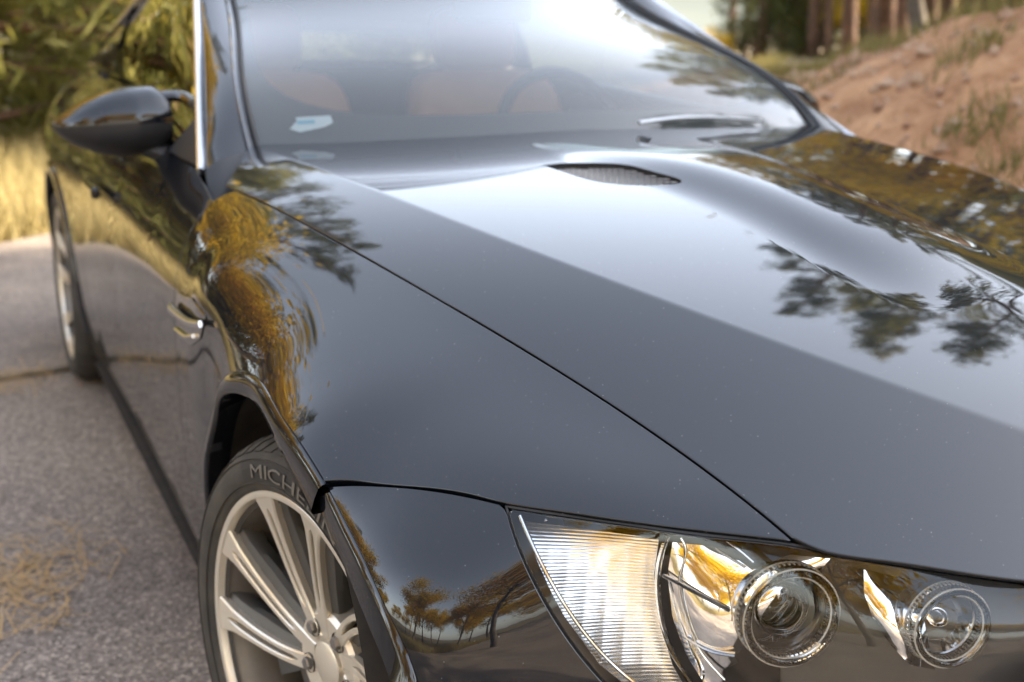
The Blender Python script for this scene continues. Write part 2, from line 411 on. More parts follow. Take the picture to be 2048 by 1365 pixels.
gnd = Geo().grid([[(x, y, -.03) for y in np.linspace(-900, 900, 9)] for x in np.linspace(-900, 900, 9)]).obj('ground', DRY); tag(gnd, kind='structure')
edgeL = smooth_curve([(-6.2, -40), (-6.0, -15), (-5.6, -6), (-5.2, -1), (-4.3, 2.4), (-2.6, 4.6), (-1.0, 5.55), (.2, 6.9), (1.6, 10), (4.2, 15), (9, 21), (18, 29)], .4)
crest = smooth_curve([(4.3, -40), (4.0, -14), (3.75, -6), (3.45, -.5), (3.65, 2.9), (4.7, 5.4), (6.2, 8.2), (8.8, 12.5), (13, 18), (22, 27)], .35)
cr_h = np.interp(crest[:, 1], [-40, -6, -.5, 2.9, 5.4, 8.2, 12.5, 27], [2.0, 1.95, 1.65, 1.30, .98, .66, .45, .4])
tn = np.gradient(crest, axis=0); tn /= np.linalg.norm(tn, axis=1)[:, None]; nr = np.column_stack([tn[:, 1], -tn[:, 0]])
edgeR = crest-nr*2.0
rd = np.vstack([edgeL, edgeR[::-1]]); rd = rd if poly_area(rd) > 0 else rd[::-1]
vs, _, fs, *_ = delaunay_2d_cdt([Vector(p) for p in rd], [(i, (i+1) % len(rd)) for i in range(len(rd))], [], 1, 1e-6)
road = build('road', [(v.x, v.y, 0) for v in vs], fs, ASPHALT, smooth=False); tag(road, kind='structure')
def noise2(x, y, s=1.): return (np.sin(x*1.7*s+1.3*np.sin(y*1.1*s))+np.sin(y*2.3*s+1.7*np.sin(x*.9*s+2))+.6*np.sin(x*4.1*s+y*3.7*s)+.5*np.sin(x*7.3*s-y*6.1*s))/3
offs = np.r_[np.linspace(-2.25, 0, 16), .35, .9, 2, 4, 8, 16, 40]
G = []
for c, h, n_ in zip(crest, cr_h, nr):
    row = []
    for o in offs:
        p = c+n_*o; f = np.clip((o+2.05)/2.05, 0, 1); z = h*(f**1.05) if o < 0 else h+.05*o-(.02*max(0, o-8))
        z += noise2(p[0]*1.4, p[1]*1.4)*.07*min(1, max(0, o+2.25)*1.2)+noise2(p[0]*6, p[1]*6)*.02*min(1, max(0, o+2.25))
        row.append((p[0], p[1], z-.05 if o < -2.1 else z))
    G.append(row)
G = np.array(G)
bank = fix_normals(Geo().grid(G[:, :17]).obj('bank', EARTH)); tag(bank, kind='structure')
top = fix_normals(Geo().grid(G[:, 16:]).obj('bank_top', FLOOR)); tag(top, kind='structure')
def bank_z(x, y):
    d = np.linalg.norm(crest-[x, y], axis=1); i = int(np.argmin(d)); o = float((np.array([x, y])-crest[i]) @ nr[i]); q = np.interp(o, offs, G[i, :, 2]); return q
hl = []
for a in np.linspace(-1.3, 1.9, 50):
    row = []
    for d, k in ((160, 0), (230, .45), (320, .85), (420, 1.), (520, .9), (700, .1)):
        h = (34+14*math.sin(a*3.1+1)+9*math.sin(a*7.3)+4*math.sin(a*17))*k+noise2(a*12, d*.02)*3; row.append((math.sin(a)*d, math.cos(a)*d, h-2))
    hl.append(row)
tag(fix_normals(Geo().grid(hl).obj('hills', HILL)), kind='structure')
# tar-filled crack across the road and a finer one
def crack(pts, w):
    c = smooth_curve(np.array(pts, float), .06); c[:, 1] += noise2(c[:, 0]*9, c[:, 0]*5)*.025; t = np.gradient(c, axis=0); t /= np.linalg.norm(t, axis=1)[:, None]; n_ = np.column_stack([-t[:, 1], t[:, 0]])
    ww_ = w*(1+.35*noise2(c[:, 0]*14, c[:, 1]*14)); g = Geo().grid([[(*p, .004) for p in c+n_*ww_[:, None]], [(*p, .004) for p in c-n_*ww_[:, None]]]); tag(fix_normals(g.obj('road_crack', TAR, road)), kind=None)
crack([(-4.1, 2.7), (-2.4, 2.72), (-1.1, 2.83), (-.3, 2.98), (.8, 3.1), (1.8, 3.0)], .035)
crack([(-4.9, 1.05), (-3.6, 1.2), (-2.6, 1.1), (-2.0, 1.25)], .012)

# ------------------------------------------------------------------ vegetation
def tri_cloud(cent, L, W, dirs=None, seed=0):
    """one slim leaf triangle pair per centre"""
    r = np.random.default_rng(seed); n = len(cent)
    d = r.normal(size=(n, 3)) if dirs is None else dirs+r.normal(size=(n, 3))*.45
    d /= np.linalg.norm(d, axis=1)[:, None]; s = np.cross(d, r.normal(size=(n, 3))); s /= np.linalg.norm(s, axis=1)[:, None]+1e-9
    l = (L*r.uniform(.7, 1.3, n))[:, None]; w = (W*r.uniform(.7, 1.3, n))[:, None]
    V = np.stack([cent-d*l/2, cent+s*w/2, cent+d*l/2, cent-s*w/2], 1).reshape(-1, 3)
    return V, np.arange(4*n).reshape(n, 4)
def fast_mesh(name, V, F, m, shade=None):
    me = bpy.data.meshes.new(name); n, k = F.shape
    me.vertices.add(len(V)); me.vertices.foreach_set('co', np.asarray(V, np.float32).ravel())
    me.loops.add(n*k); me.loops.foreach_set('vertex_index', F.ravel().astype(np.int32)); me.polygons.add(n)
    me.polygons.foreach_set('loop_start', np.arange(0, n*k, k, dtype=np.int32)); me.update(calc_edges=True); me.materials.append(m)
    if shade is not None: a = me.attributes.new('shade', 'FLOAT', 'FACE'); a.data.foreach_set('value', np.asarray(shade, np.float32))
    return me
def trunk_geo(H, r0, lean, r, k=10, wig=.08):
    z = np.linspace(-.15, H, 14); x = np.cumsum(r.normal(size=14))*wig*.3+lean[0]*z/H; y = np.cumsum(r.normal(size=14))*wig*.3+lean[1]*z/H
    c = np.column_stack([x-x[0], y-y[0], z]); rad = r0*(1-.9*np.clip(z/H, 0, 1)**1.1)*(1+.25*np.exp(-np.maximum(z, 0)*3)); return c, rad
def pine_meshes(seed, H, r0, h0, Lb, nb, m=NEEDLE, tufts=9, nn=15, nl_=.20, nw=.030):
    r = np.random.default_rng(seed); c, rad = trunk_geo(H, r0, r.normal(size=2)*.25, r); g = Geo().tube(c, rad, 10)
    cen, dirs, sh = [], [], []
    for i in range(nb):
        h = h0+(H-h0)*(i+r.uniform(0, 1))/nb; f = (h-h0)/(H-h0); L = Lb*((1-f)**.75*.9+.14)*r.uniform(.65, 1.15); a = r.uniform(0, 2*math.pi)
        b0 = np.array([np.interp(h, c[:, 2], c[:, 0]), np.interp(h, c[:, 2], c[:, 1]), h]); dr = np.array([math.cos(a), math.sin(a), r.uniform(-.18, .35)])
        t = np.linspace(0, 1, 5)[:, None]; bp = b0+dr*L*t+np.array([0, 0, .12*L])*(t**2)-np.array([0, 0, .10*L])*t
        if L > .35: g.tube(bp, np.linspace(.028, .006, 5)*min(1.4, L), 5)
        for k in range(tufts):
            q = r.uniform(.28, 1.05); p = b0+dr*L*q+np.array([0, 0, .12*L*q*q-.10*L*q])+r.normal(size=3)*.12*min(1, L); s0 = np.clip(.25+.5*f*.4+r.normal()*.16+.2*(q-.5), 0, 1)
            for j in range(nn):
                cen.append(p+r.normal(size=3)*.10); d = r.normal(size=3)+dr*.8+np.array([0, 0, .4]); dirs.append(d/np.linalg.norm(d)); sh.append(np.clip(s0+r.normal()*.07, 0, 1))
    V, F = tri_cloud(np.array(cen), nl_, nw, np.array(dirs), seed)
    return g, V, F, sh
def broad_meshes(seed, H, r0, R, n, m=GOLD, ls=.085):
    r = np.random.default_rng(seed); c, rad = trunk_geo(H*.8, r0, r.normal(size=2)*.4, r, wig=.15); g = Geo().tube(c, rad, 8); cl = []
    for i in range(26):
        h = H*r.uniform(.3, .85); a = r.uniform(0, 2*math.pi); L = R*r.uniform(.5, 1.)*math.sqrt(max(.1, 1-((h/H-.55)/.55)**2)); b0 = np.array([np.interp(h*.8, c[:, 2], c[:, 0]), np.interp(h*.8, c[:, 2], c[:, 1]), h*.8])
        e = b0+np.array([math.cos(a)*L, math.sin(a)*L, H*.18*r.uniform(.2, 1.3)]); mid = (b0+e)/2+r.normal(size=3)*.12*R*.4; g.tube(np.array([b0, mid, e]), [.03, .018, .006], 5)
        cl += [(e, R*.30), (mid*.4+e*.6+r.normal(size=3)*.2, R*.24)]
    P, sh = [], []
    for e, s in cl:
        k = n//len(cl); P.append(e+r.normal(size=(k, 3))*s*.55*np.array([1, 1, .8])); sh += list(np.clip(r.uniform(.15, .75)+r.normal(size=k)*.13, 0, 1))
    V, F = tri_cloud(np.vstack(P), ls, ls*.75, None, seed); return g, V, F, sh
KIT = {}
def kit(key, fn, bark, leaf):
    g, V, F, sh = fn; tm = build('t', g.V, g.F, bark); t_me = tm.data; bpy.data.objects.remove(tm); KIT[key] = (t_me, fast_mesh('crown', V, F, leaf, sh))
kit('p0', pine_meshes(1, 13, .19, 4.2, 2.3, 78), BARK, NEEDLE); kit('p1', pine_meshes(2, 11, .16, 3.2, 2.0, 70), BARK, NEEDLE)
kit('p2', pine_meshes(3, 15, .22, 6.0, 2.4, 76), BARK, NEEDLE); kit('p3', pine_meshes(4, 12, .15, 5.2, 1.7, 56), BARK, NEEDLE2)
kit('y0', pine_meshes(5, 5.2, .09, .25, 1.7, 80, nn=14), BARK, NEEDLE2); kit('y1', pine_meshes(6, 4.2, .08, .15, 1.5, 70, nn=14), BARK, NEEDLE)
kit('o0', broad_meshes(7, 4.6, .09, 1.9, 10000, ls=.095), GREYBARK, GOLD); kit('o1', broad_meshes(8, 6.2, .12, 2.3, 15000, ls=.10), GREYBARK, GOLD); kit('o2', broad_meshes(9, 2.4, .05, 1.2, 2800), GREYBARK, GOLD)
def tree(key, name, x, y, z, label, cat, group=None, s=1., rot=None):
    o = empty(name, (x, y, z)); o.scale = (s, s, s*rng.uniform(.94, 1.06)); o.rotation_euler = (0, 0, rng.uniform(0, 6.28) if rot is None else rot); tag(o, label, cat, group)
    for part, me in zip(('trunk', 'crown'), KIT[key]):
        c = bpy.data.objects.new(part, me); COL.objects.link(c); c.parent = o
    return o
r = np.random.default_rng(21)
# wood across the bend behind the car
for i, (x, y) in enumerate([(-2.0, 9.6), (-3.1, 11.8), (-.9, 9.3), (.3, 10.6), (1.3, 12.4), (-.2, 12.8), (-6.6, 10.8), (2.3, 15), (-5.8, 9.4), (3.0, 18.5), (.9, 15.0)]):
    tree('y0', 'young_pine', x, y, -.03, 'bushy young pine with boughs down to the grass beyond the bend', 'tree', 'young pines beyond the bend', r.uniform(.85, 1.25))
for i, (x, y) in enumerate([(-6.5, 12.5), (-3.9, 14), (-1.6, 15), (.2, 17), (-5.2, 17), (-2.5, 19), (-8.5, 15.5), (-.9, 22), (-4.5, 22), (-7, 20)]):
    tree(('p0', 'p1', 'p2')[i % 3], 'pine_tree', x, y, -.03, 'tall dark pine rising behind the young pines beyond the bend', 'tree', 'tall pines beyond the bend', r.uniform(.85, 1.1))
for x, y, s in ((-2.6, 10.2, .9), (.8, 11.4, .8), (-4.2, 10.6, 1.), (1.2, 17, 2.9)):
    tree('o2', 'yellow_shrub', x, y, -.03, 'golden-leaved shrub among the young pines beyond the bend', 'shrub', 'golden shrubs beyond the bend', s)
for i in range(16):
    y = r.uniform(24, 32); x = y*math.tan(math.radians(3+i*1.15))
    tree('y0' if i % 2 else 'y1', 'young_pine', x, y, -.03, 'bushy pine in the distant row where the road bends away', 'tree', 'distant row of bushy pines', r.uniform(1.05, 1.35))
# pines on the bank
LBL = 'straight reddish pine trunk standing on top of the earth bank'
trunk_px = [(1520, 29, 'p2'), (1562, 31, 'p3'), (1592, 29, 'p2'), (1625, 27, 'p0'), (1655, 26, 'p3'), (1700, 22, 'p2'), (1740, 25, 'p3'), (1768, 17.5, 'p2'), (1800, 23, 'p0'), (1828, 26, 'p3'), (1855, 19, 'p2'), (1885, 17, 'p3'), (1925, 20, 'p0'), (1960, 16, 'p2'), (2000, 19, 'p3'), (2060, 16, 'p2'), (1460, 36, 'p0'), (1490, 33, 'p3')]
for u, d, k in trunk_px:
    q = ray(u, 100); p = CAM+q/math.hypot(q[0], q[1])*d
    tree(k, 'pine_tree', p[0], p[1], bank_z(p[0], p[1])-.05, LBL, 'tree', 'pines on top of the bank', np.interp(u, [1500, 1660, 1800, 1950], [.60, .62, .64, .70])*r.uniform(.95, 1.1))
HK = dict(p0=13, p1=11, p2=15, p3=12, y0=5.2, y1=4.2)
near_bank = [(x, y, k, (math.hypot(x, y)*.53-.7)/HK[k]*q) for x, y, k, q in ((6.9, 3.8, 'y1', 1), (10, 3.4, 'p1', 1), (11, 6.5, 'p0', 1), (8.4, 5.3, 'y0', 1), (12.2, 8.2, 'p1', 1.05), (13.4, 5.2, 'p1', .95), (14, 9.6, 'p2', 1), (17, 8, 'p0', 1), (16, 13, 'p2', .95), (20, 11, 'p0', .9), (19, 16, 'p2', .9), (16, 5.5, 'p2', .95))]
near_bank += [(7.4, .4, 'p1', .9), (8.2, -1.2, 'p0', .85), (7.7, -2.8, 'p1', .95), (9.6, 1.0, 'p0', .9), (10, -.5, 'p1', 1.1), (10.5, -2.2, 'p0', .95), (11.5, -3.8, 'p1', 1.1), (12.5, .3, 'p0', 1), (13, -1.8, 'p1', 1.2), (9, -4.4, 'p1', .9), (10.6, 2.5, 'p1', 1.), (9.2, 2.1, 'p0', .85), (9.4, 7.2, 'p3', .80), (12.6, 11.4, 'p3', 1.0), (11.6, 7.4, 'p1', .95)]  # mostly unseen pines, added to keep direct sun off the car and road
for x, y, k, s in near_bank:
    tree(k, 'pine_tree', x, y, bank_z(x, y)-.05, 'pine on the bank beside the car, mirrored in the hood or added to block the sun', 'tree', 'pines on the bank beside the car', s)
for u in (1610, 1660, 1715, 1765, 1815, 1870, 1930, 1985, 2040, 2100, 1560, 1500):
    d = r.uniform(27, 33); q = ray(u, 100); p = CAM+q/math.hypot(q[0], q[1])*d
    tree('y0' if u % 2 else 'y1', 'young_pine', p[0], p[1], bank_z(p[0], p[1])-.05, 'bushy young pine filling the gap behind the trunks on the bank', 'tree', 'undergrowth behind the trunks', r.uniform(.75, 1.0))
for x, y, s in ((8, 4.2, .8), (9.5, 5.2, .9), (11, 6.5, 1.), (12.5, 8.2, 1.1), (10.4, 7.0, .9), (13.5, 6.6, 1.1), (8.4, -.4, 1.3), (9.0, -2.2, 1.3), (8.6, .9, 1.2), (9.6, -3.3, 1.3)):  # the largest are unseen, added under the tall pines to block the sun
    tree('y0' if x > 10 else 'y1', 'young_pine', x, y, bank_z(x, y)-.05, 'bushy young pine under the tall pines on the bank beside the car, some added to block the sun', 'tree', 'young pines on the bank', s)
for x, y, k, s in ((5.6, 2.6, 'o2', .9), (9.9, 10.2, 'o1', 1.)):
    tree(k, 'autumn_tree', x, y, bank_z(x, y)-.03, 'golden-leaved tree on the bank beside the hood, mirrored in the paint', 'tree', 'golden trees on the bank', s)
for u, d, s in ((1440, 30, .4), (1400, 28, .4), (1730, 27, .6), (1600, 30, .7)):
    q = ray(u, 100); p = CAM+q/math.hypot(q[0], q[1])*d; tree('o2', 'yellow_shrub', p[0], p[1], bank_z(p[0], p[1])-.03, 'golden-leaved shrub glowing between the pine trunks on the bank', 'shrub', 'golden shrubs between the trunks', s)
# verge beside the car (seen in the doors) and the far side of the road in front of it (seen in lamp and bumper)
for i, (x, y, k, s) in enumerate([(-8.6, 11.0, 'p0', .9), (-10.5, 13.5, 'p1', 1), (-14, 16, 'p2', 1), (-12.5, 19, 'p0', 1), (-17, 13, 'p1', 1), (-21, 18, 'p2', 1)]):
    tree(k, 'pine_tree', x, y, -.03, 'pine on the grass verge across the road, mirrored in the door', 'tree', 'pines on the verge', s)
for x, y, k, s in ((-4.1, 8.3, 'o1', 1.12), (-6.3, 5.0, 'o1', .85), (-7.6, 2.6, 'o0', 1.0), (-5.7, 7.8, 'o0', 1.05), (-8.8, -3.1, 'o1', 1.05), (-10.5, -5.4, 'o0', 1.1), (-7.4, 8.6, 'o2', 1.2), (-19, 3, 'o0', .9), (-21, 7.5, 'o0', 1), (-18, 10.5, 'o2', 1.2), (-22, -1.5, 'o0', .9), (-25, 4.5, 'o1', .9), (-16.5, -3.8, 'o2', 1.2), (-23, 12, 'o1', 1)):
    tree(k, 'autumn_tree', x, y, -.03, 'golden-leaved tree on the grass verge, mirrored in the fender', 'tree', 'golden trees on the verge', s)
for x, y, k, s in ((-13, -9, 'o1', 1), (-10.5, -14, 'o0', 1.1), (-7.5, -17, 'o1', 1), (-4.5, -19, 'o0', 1.2), (-1.5, -21, 'o1', 1), (2.0, -22, 'o0', 1.2), (-16, -13, 'o1', 1.1), (-12, -20, 'o1', 1.1), (-18, -5, 'o1', 1), (5.5, -18, 'o1', 1), (-2.9, -6.6, 'o1', 1.), (-6.4, -8.2, 'o1', .9)):
    tree(k, 'autumn_tree', x, y, -.03 if x < 4 else bank_z(x, y), 'golden-leaved tree standing in front of the car, mirrored in the headlight', 'tree', 'golden trees in front of the car', s)
# grass
def blades(n, where, zf, h, w, m, name, label, seed, lean=.35):
    rr = np.random.default_rng(seed); P = where(n, rr); n = len(P); z = zf(P); a = rr.uniform(0, 2*math.pi, n); hh = h*rr.uniform(.45, 1.25, n)
    b = np.column_stack([P, z]); s = np.column_stack([np.cos(a), np.sin(a), np.zeros(n)])*w; t = b+np.column_stack([rr.normal(size=n)*lean*hh, rr.normal(size=n)*lean*hh, hh])
    V = np.stack([b-s, b+s, t], 1).reshape(-1, 3); o = bpy.data.objects.new(name, fast_mesh(name, V, np.arange(3*n).reshape(n, 3), m, np.clip(rr.normal(size=n)*.22+.45, 0, 1))); COL.objects.link(o); tag(o, label, 'grass', kind='stuff'); return o
eL = edgeL[(edgeL[:, 1] > -14) & (edgeL[:, 1] < 13)]; tL = np.gradient(eL, axis=0); tL /= np.linalg.norm(tL, axis=1)[:, None]; nL = np.column_stack([-tL[:, 1], tL[:, 0]])
def verge(n, rr):
    i = rr.integers(0, len(eL)-1, n); f = rr.uniform(0, 1, n)[:, None]; o = (rr.uniform(0, 1, n)**1.6*4.2+.05)[:, None]; return eL[i]*(1-f)+eL[i+1]*f+nL[i]*o
blades(42000, verge, lambda P: np.full(len(P), -.03), .30, .007, GRASSM, 'grass', 'dry golden grass along the edge of the road', 31)
def crest_p(n, rr):
    k = np.where((crest[:, 1] > -8) & (crest[:, 1] < 20))[0]; i = rr.choice(k[:-1], n); o = rr.normal(size=n)*.16+.22; return crest[i]+(crest[i+1]-crest[i])*rr.uniform(0, 1, n)[:, None]+nr[i]*o[:, None]
bz = lambda P: np.array([bank_z(*p) for p in P])
blades(9000, crest_p, bz, .16, .006, GREENG, 'grass', 'short green and yellow grass fringing the top of the bank', 32)
def slope_p(n, rr):
    k = np.where((crest[:, 1] > .5) & (crest[:, 1] < 6))[0]; c = [(rr.choice(k[:-1]), rr.uniform(-1.6, -.3)) for _ in range(16)]; out = []
    for i, o in c: out.append(crest[i]+nr[i]*o+rr.normal(size=(n//16, 2))*.10)
    return np.vstack(out)
blades(1800, slope_p, bz, .11, .006, GREENG, 'grass', 'small green tufts growing on the bare earth slope', 33)
def needle_p(n, rr):
    c = [un(60, 1150, z=0)[:2], un(20, 1185, z=0)[:2], un(110, 1120, z=0)[:2], un(10, 770, z=0)[:2], un(40, 760, z=0)[:2], un(0, 1235, z=0)[:2]]; return np.vstack([q+rr.normal(size=(n//6, 2))*[.07, .09] for q in c])
rr = np.random.default_rng(41); P = needle_p(300, rr); n = len(P); a = rr.uniform(0, 2*math.pi, n); d = np.column_stack([np.cos(a), np.sin(a), rr.normal(size=n)*.15])*.05; b = np.column_stack([P, .006+rr.uniform(0, .012, n)]); s_ = np.column_stack([-np.sin(a), np.cos(a), np.zeros(n)])*.0011
V = np.stack([b-d-s_, b-d+s_, b+d+s_, b+d-s_], 1).reshape(-1, 3)
o = bpy.data.objects.new('pine_litter', fast_mesh('pine_litter', V, np.arange(4*n).reshape(n, 4), LITTER, np.full(n, .4))); COL.objects.link(o); tag(o, 'dry fallen pine needles lying in clumps on the asphalt', 'pine needles', kind='stuff')

# stones and clods on the bare slope
rr = np.random.default_rng(51); k_ = np.where((crest[:, 1] > -1) & (crest[:, 1] < 9))[0]; V, F = [], []
for i_ in range(1100):
    i = rr.choice(k_[:-1]); p = crest[i]+(crest[i+1]-crest[i])*rr.uniform()+nr[i]*rr.uniform(-1.9, -.05); z = bank_z(*p); s_ = rr.gamma(2., .012)+.008; b0 = len(V)
    for d in ((1, 0, 0), (0, 1, 0), (-1, 0, 0), (0, -1, 0), (0, 0, .8), (0, 0, -.8)): V.append(np.array([*p, z])+np.array(d)*s_*rr.uniform(.6, 1.3, 3)+rr.normal(size=3)*s_*.15)
    F += [(b0+j, b0+(j+1) % 4, b0+4) for j in range(4)]+[(b0+(j+1) % 4, b0+j, b0+5) for j in range(4)]
o = build('stones', V, F, simple('bank_stone', (.24, .13, .075), .95, noise=((.42, .30, .20), 6)), smooth=False); tag(o, 'small stones and clods scattered over the bare earth bank', 'stones', kind='stuff')

# ------------------------------------------------------------------ the car: master surfaces
car = empty('coupe_car')
tag(car, 'glossy black two-door coupe with silver spoked wheels parked on asphalt', 'car')
yk = np.array([-.95, -.6, -.3, 0, .4, .9])
zc_p = np.polyfit(yk, [.645, .765, .838, .886, .926, .952], 3); zs_p = np.polyfit(yk, [.585, .70, .783, .842, .886, .912], 3)
hc, hs_ = (lambda y: np.polyval(zc_p, y)), (lambda y: np.polyval(zs_p, y))
def unh(u, v, h):
    d = ray(u, v); t = np.linspace(.5, 5, 6000); P = CAM+d*t[:, None]; g = P[:, 2]-h(P[:, 1])
    i = np.where((g[:-1] > 0) & (g[1:] <= 0))[0][0]; return P[i]
CR = np.array([unh(*p, hc) for p in [(500, 288), (620, 333), (760, 385), (900, 437), (1060, 497), (1250, 570), (1400, 628), (1600, 705), (1800, 775), (2048, 858)]])
SH = np.array([unh(*p, hs_) for p in [(450, 372), (513, 400), (598, 440), (700, 499), (830, 575), (1000, 667), (1150, 760), (1300, 865), (1450, 971), (1590, 1080)]])
xc_p = np.polyfit(CR[:, 1], CR[:, 0], 3); xs_p = np.polyfit(SH[:, 1], SH[:, 0], 4)
xc = lambda y: np.polyval(xc_p, np.clip(y, -.75, 1.0)); xs = lambda y: np.polyval(xs_p, np.clip(y, -.66, .78))
def smin(a, b, k): h = np.clip(.5+.5*(b-a)/k, 0, 1); return b*(1-h)+a*h-k*h*(1-h)
def sstep(t): t = np.clip(t, 0, 1); return t*t*t*(t*(6*t-15)+10)
def hood_z(x, y):
    ax = np.abs(x); c, z0 = -xc(y), hc(y); s_, z1 = -xs(y), hs_(y)
    t = (ax-c)/(s_-c); zo = z0-(z0-z1)*(.85*t+.15*t*t*np.where(t > 0, 1, 0))
    zi = z0+.036*c*(1-(ax/c)**1.3)+.004
    z = smin(zi, zo+.004, .0009)-.004
    # power dome, fading into the hood towards the front
    wb = .125+.05*sstep((y+.05)/.6)
    e = smin(wb-ax, (y+.29)*.5, .09)
    return z+.027*sstep((e+.045)/.145)*(1-sstep((y-.18)/.55))
class HoodField:
    E = np.eye(3)
    def w(s, a, b): return hood_z(np.asarray(a, float), np.asarray(b, float))
    def pt(s, ab): ab = np.atleast_2d(ab); return np.column_stack([ab, s.w(ab[:, 0], ab[:, 1])])
    nrm = Field.nrm; hit = Field.hit; hits = Field.hits; ab = Field.ab
HF = HoodField()

# side of the body (fender, door, quarter) over the plane facing outwards and up
yw = [-.4, 0, .3, .6, 1.0, 1.5, 2.1, 2.45, 2.76, 3.1, 3.4, 3.7]; ww = [.875, .889, .893, .889, .882, .878, .882, .893, .903, .893, .862, .80]
def side_x(y, z):
    w = np.interp(y, yw, ww); zb = np.interp(y, [.5, 2.2, 3.0], [.0, .03, .05])
    return -(w-3.3*np.maximum(0, z-zb-.67)**2.45-.22*np.maximum(0, .58-z)**2)
pts, wts = [], []
def put(P, w=1.):
    for p in np.atleast_2d(P): pts.append(p); wts.append(w)
for y in np.arange(-.72, .86, .04):
    for t in np.linspace(0.06, 1.0, 5):
        if y > .66 and t > .5: continue
        x = xc(y)+(xs(y)-xc(y))*t; put([x, y, hood_z(x, y)], 1.)
for y in np.arange(.44, 3.75, .08):
    zt = np.interp(y, [.4, .70, .9, 2.2, 3.0, 3.7], [.80, .84, .91, 1.01, 1.03, 1.0])
    for z in np.linspace(.16, zt, 10): put([side_x(y, z), y, z], 1.)
for p in [(-.886, .40, .62), (-.888, .40, .70), (-.884, .40, .78), (-.885, .31, .715), (-.885, .22, .728), (-.885, .146, .728), (-.885, .03, .730), (-.886, -.07, .722), (-.886, -.16, .709), (-.884, -.235, .694)]: put(p, 2.)
SEAM = [(650, 970, .680), (700, 967, .686), (750, 968, .692), (850, 976, .699), (950, 993, .701), (1003, 1006, .701), (1100, 1022, .701), (1300, 1050, .700), (1450, 1068, .699), (1590, 1085, .698)]
SEAM3 = np.array([un(u, v, z=z) for u, v, z in SEAM]); put(SEAM3, 3.)
for p in [(-.885, -.30, .61), (-.86, -.36, .62), (-.82, -.43, .62), (-.755, -.51, .62), (-.66, -.60, .62), (-.58, -.68, .62)]: put(p, .5)
SF = Field((1, 0, 1), (0, 1, 0), (-1, 0, 1), (-.62, -.95), (.62, 3.9), (.045, .08), pts, wts, 2e-5)
print('side fit', SF.err.max(), SF.err.mean())

# nose: bumper and lamp glass over the plane facing forwards and outwards
n1 = np.array([-.57, -.76, .31]); n1 /= np.linalg.norm(n1); e1 = np.array([.8, -.6, 0]); e2 = np.cross(n1, e1)
pts, wts = [], []
put(SEAM3+[0, 0, -.003], 3.)
HFRONT = [(1640, 1101), (1750, 1121), (1900, 1143), (2048, 1163)]
hf3 = np.array([unh(*p, lambda y: np.interp(y, [-.9, -.6], [.62, .70])) for p in HFRONT]); put(hf3+[0, 0, -.004], 2.)
for p in [(-.18, -.795, .675), (0, -.815, .68), (.15, -.80, .675)]: put(p)
low = smooth_curve([(-.890, -.235), (-.886, -.32), (-.860, -.40), (-.808, -.450), (-.750, -.475), (-.637, -.525), (-.530, -.628), (-.435, -.695), (-.31, -.752), (-.15, -.812), (0, -.84)], .05)
upp = smooth_curve(np.vstack([SEAM3[:, :2], hf3[:, :2], [(-.18, -.80), (0, -.825)]]), .02)
for p in low:
    i = int(np.argmin(np.linalg.norm(upp-p, axis=1))); q = upp[i]; f = np.interp(p[0], [-.88, -.76, -.6], [.72, .66, .56])
    put([*p, .58]); put([*(q+(p-q)*f), .64], .7); d = (p-q)/(np.linalg.norm(p-q)+1e-6)
    put([*(p+d*.016), .48]); put([*(p+d*.012), .38]); put([*(p-d*.02), .26], .6)
NF = Field(e1, e2, n1, (-.75, -.75), (1.25, .75), (.06, .05), pts, wts, 6e-6)
print('nose fit', NF.err.max(), NF.err.mean())

# ------------------------------------------------------------------ panels
AX = np.array([0.015, .335])                   # wheel arch centre (y, z)
def circ_on(F, r, a0, a1, cy=AX[0], cz=AX[1], n=60, x0=-.88, rz=None):
    """curve where a cylinder of radius r about an axle meets the field"""
    out = []
    for a in np.linspace(a0, a1, n):
        y, z = cy-r*math.cos(a), cz+(rz or r)*math.sin(a); x = x0
        for _ in range(30):                    # march x to the surface
            P = np.array([x, y, z]); q = F.E @ P; g = q[2]-F.w(q[:1], q[1:2])[0]; x += g/abs(F.E[2][0])*.7
        out.append(F.ab(np.array([x, y, z]))[0])
    return np.array(out)
R_ARCH = .402
SHY = SH[0][1]; print('shut rear', SH[0], 'crease rear', CR[0], CR[-1])
shut_y = np.linspace(SHY, -.603, 60); shut = np.column_stack([xs(shut_y), shut_y])
# bonnet outline in plan (right half), then mirrored
h_front = np.vstack([[xs(-.603), -.603], HF.hits([(1640, 1101), (1750, 1121), (1900, 1143), (2048, 1163)])])
h_front = smooth_curve(np.vstack([h_front, [-.22, h_front[-1][1]-.045], [0, h_front[-1][1]-.065]]), .008)
CX, CY = CR[0][0], CR[0][1]
rear = smooth_curve([(0, .80), (-.22, .803), (-.42, .82), (-.57, .855), (CX, CY)], .01)
half = np.vstack([rear, resample([(CX, CY), (CX*.45+xs(SHY)*.55, CY*.42+SHY*.58), (xs(SHY), SHY)], .01)[1:], shut[1:], h_front[1:]])
full = np.vstack([half, half[::-1][1:-1]*[-1, 1]])
VENT = HF.hits([(1083, 331), (1130, 326), (1200, 326), (1262, 331), (1318, 346), (1362, 366), (1325, 371), (1260, 371), (1200, 365), (1140, 349)])
VENT = smooth_curve(np.vstack([VENT, VENT[:1]]), .01)[:-1]
hood = panel('hood', HF, full if poly_area(full) > 0 else full[::-1], PAINT, car, gap=.0026, step=.0125, depth=.0035, holes=[VENT], feats=[np.column_stack([sg*(xc(cy_)+o_), cy_]) for sg in (1, -1) for o_ in (-.012, -.006, -.002, .002, .006, .012) for cy_ in [np.linspace(.93, -.78, 200)]])
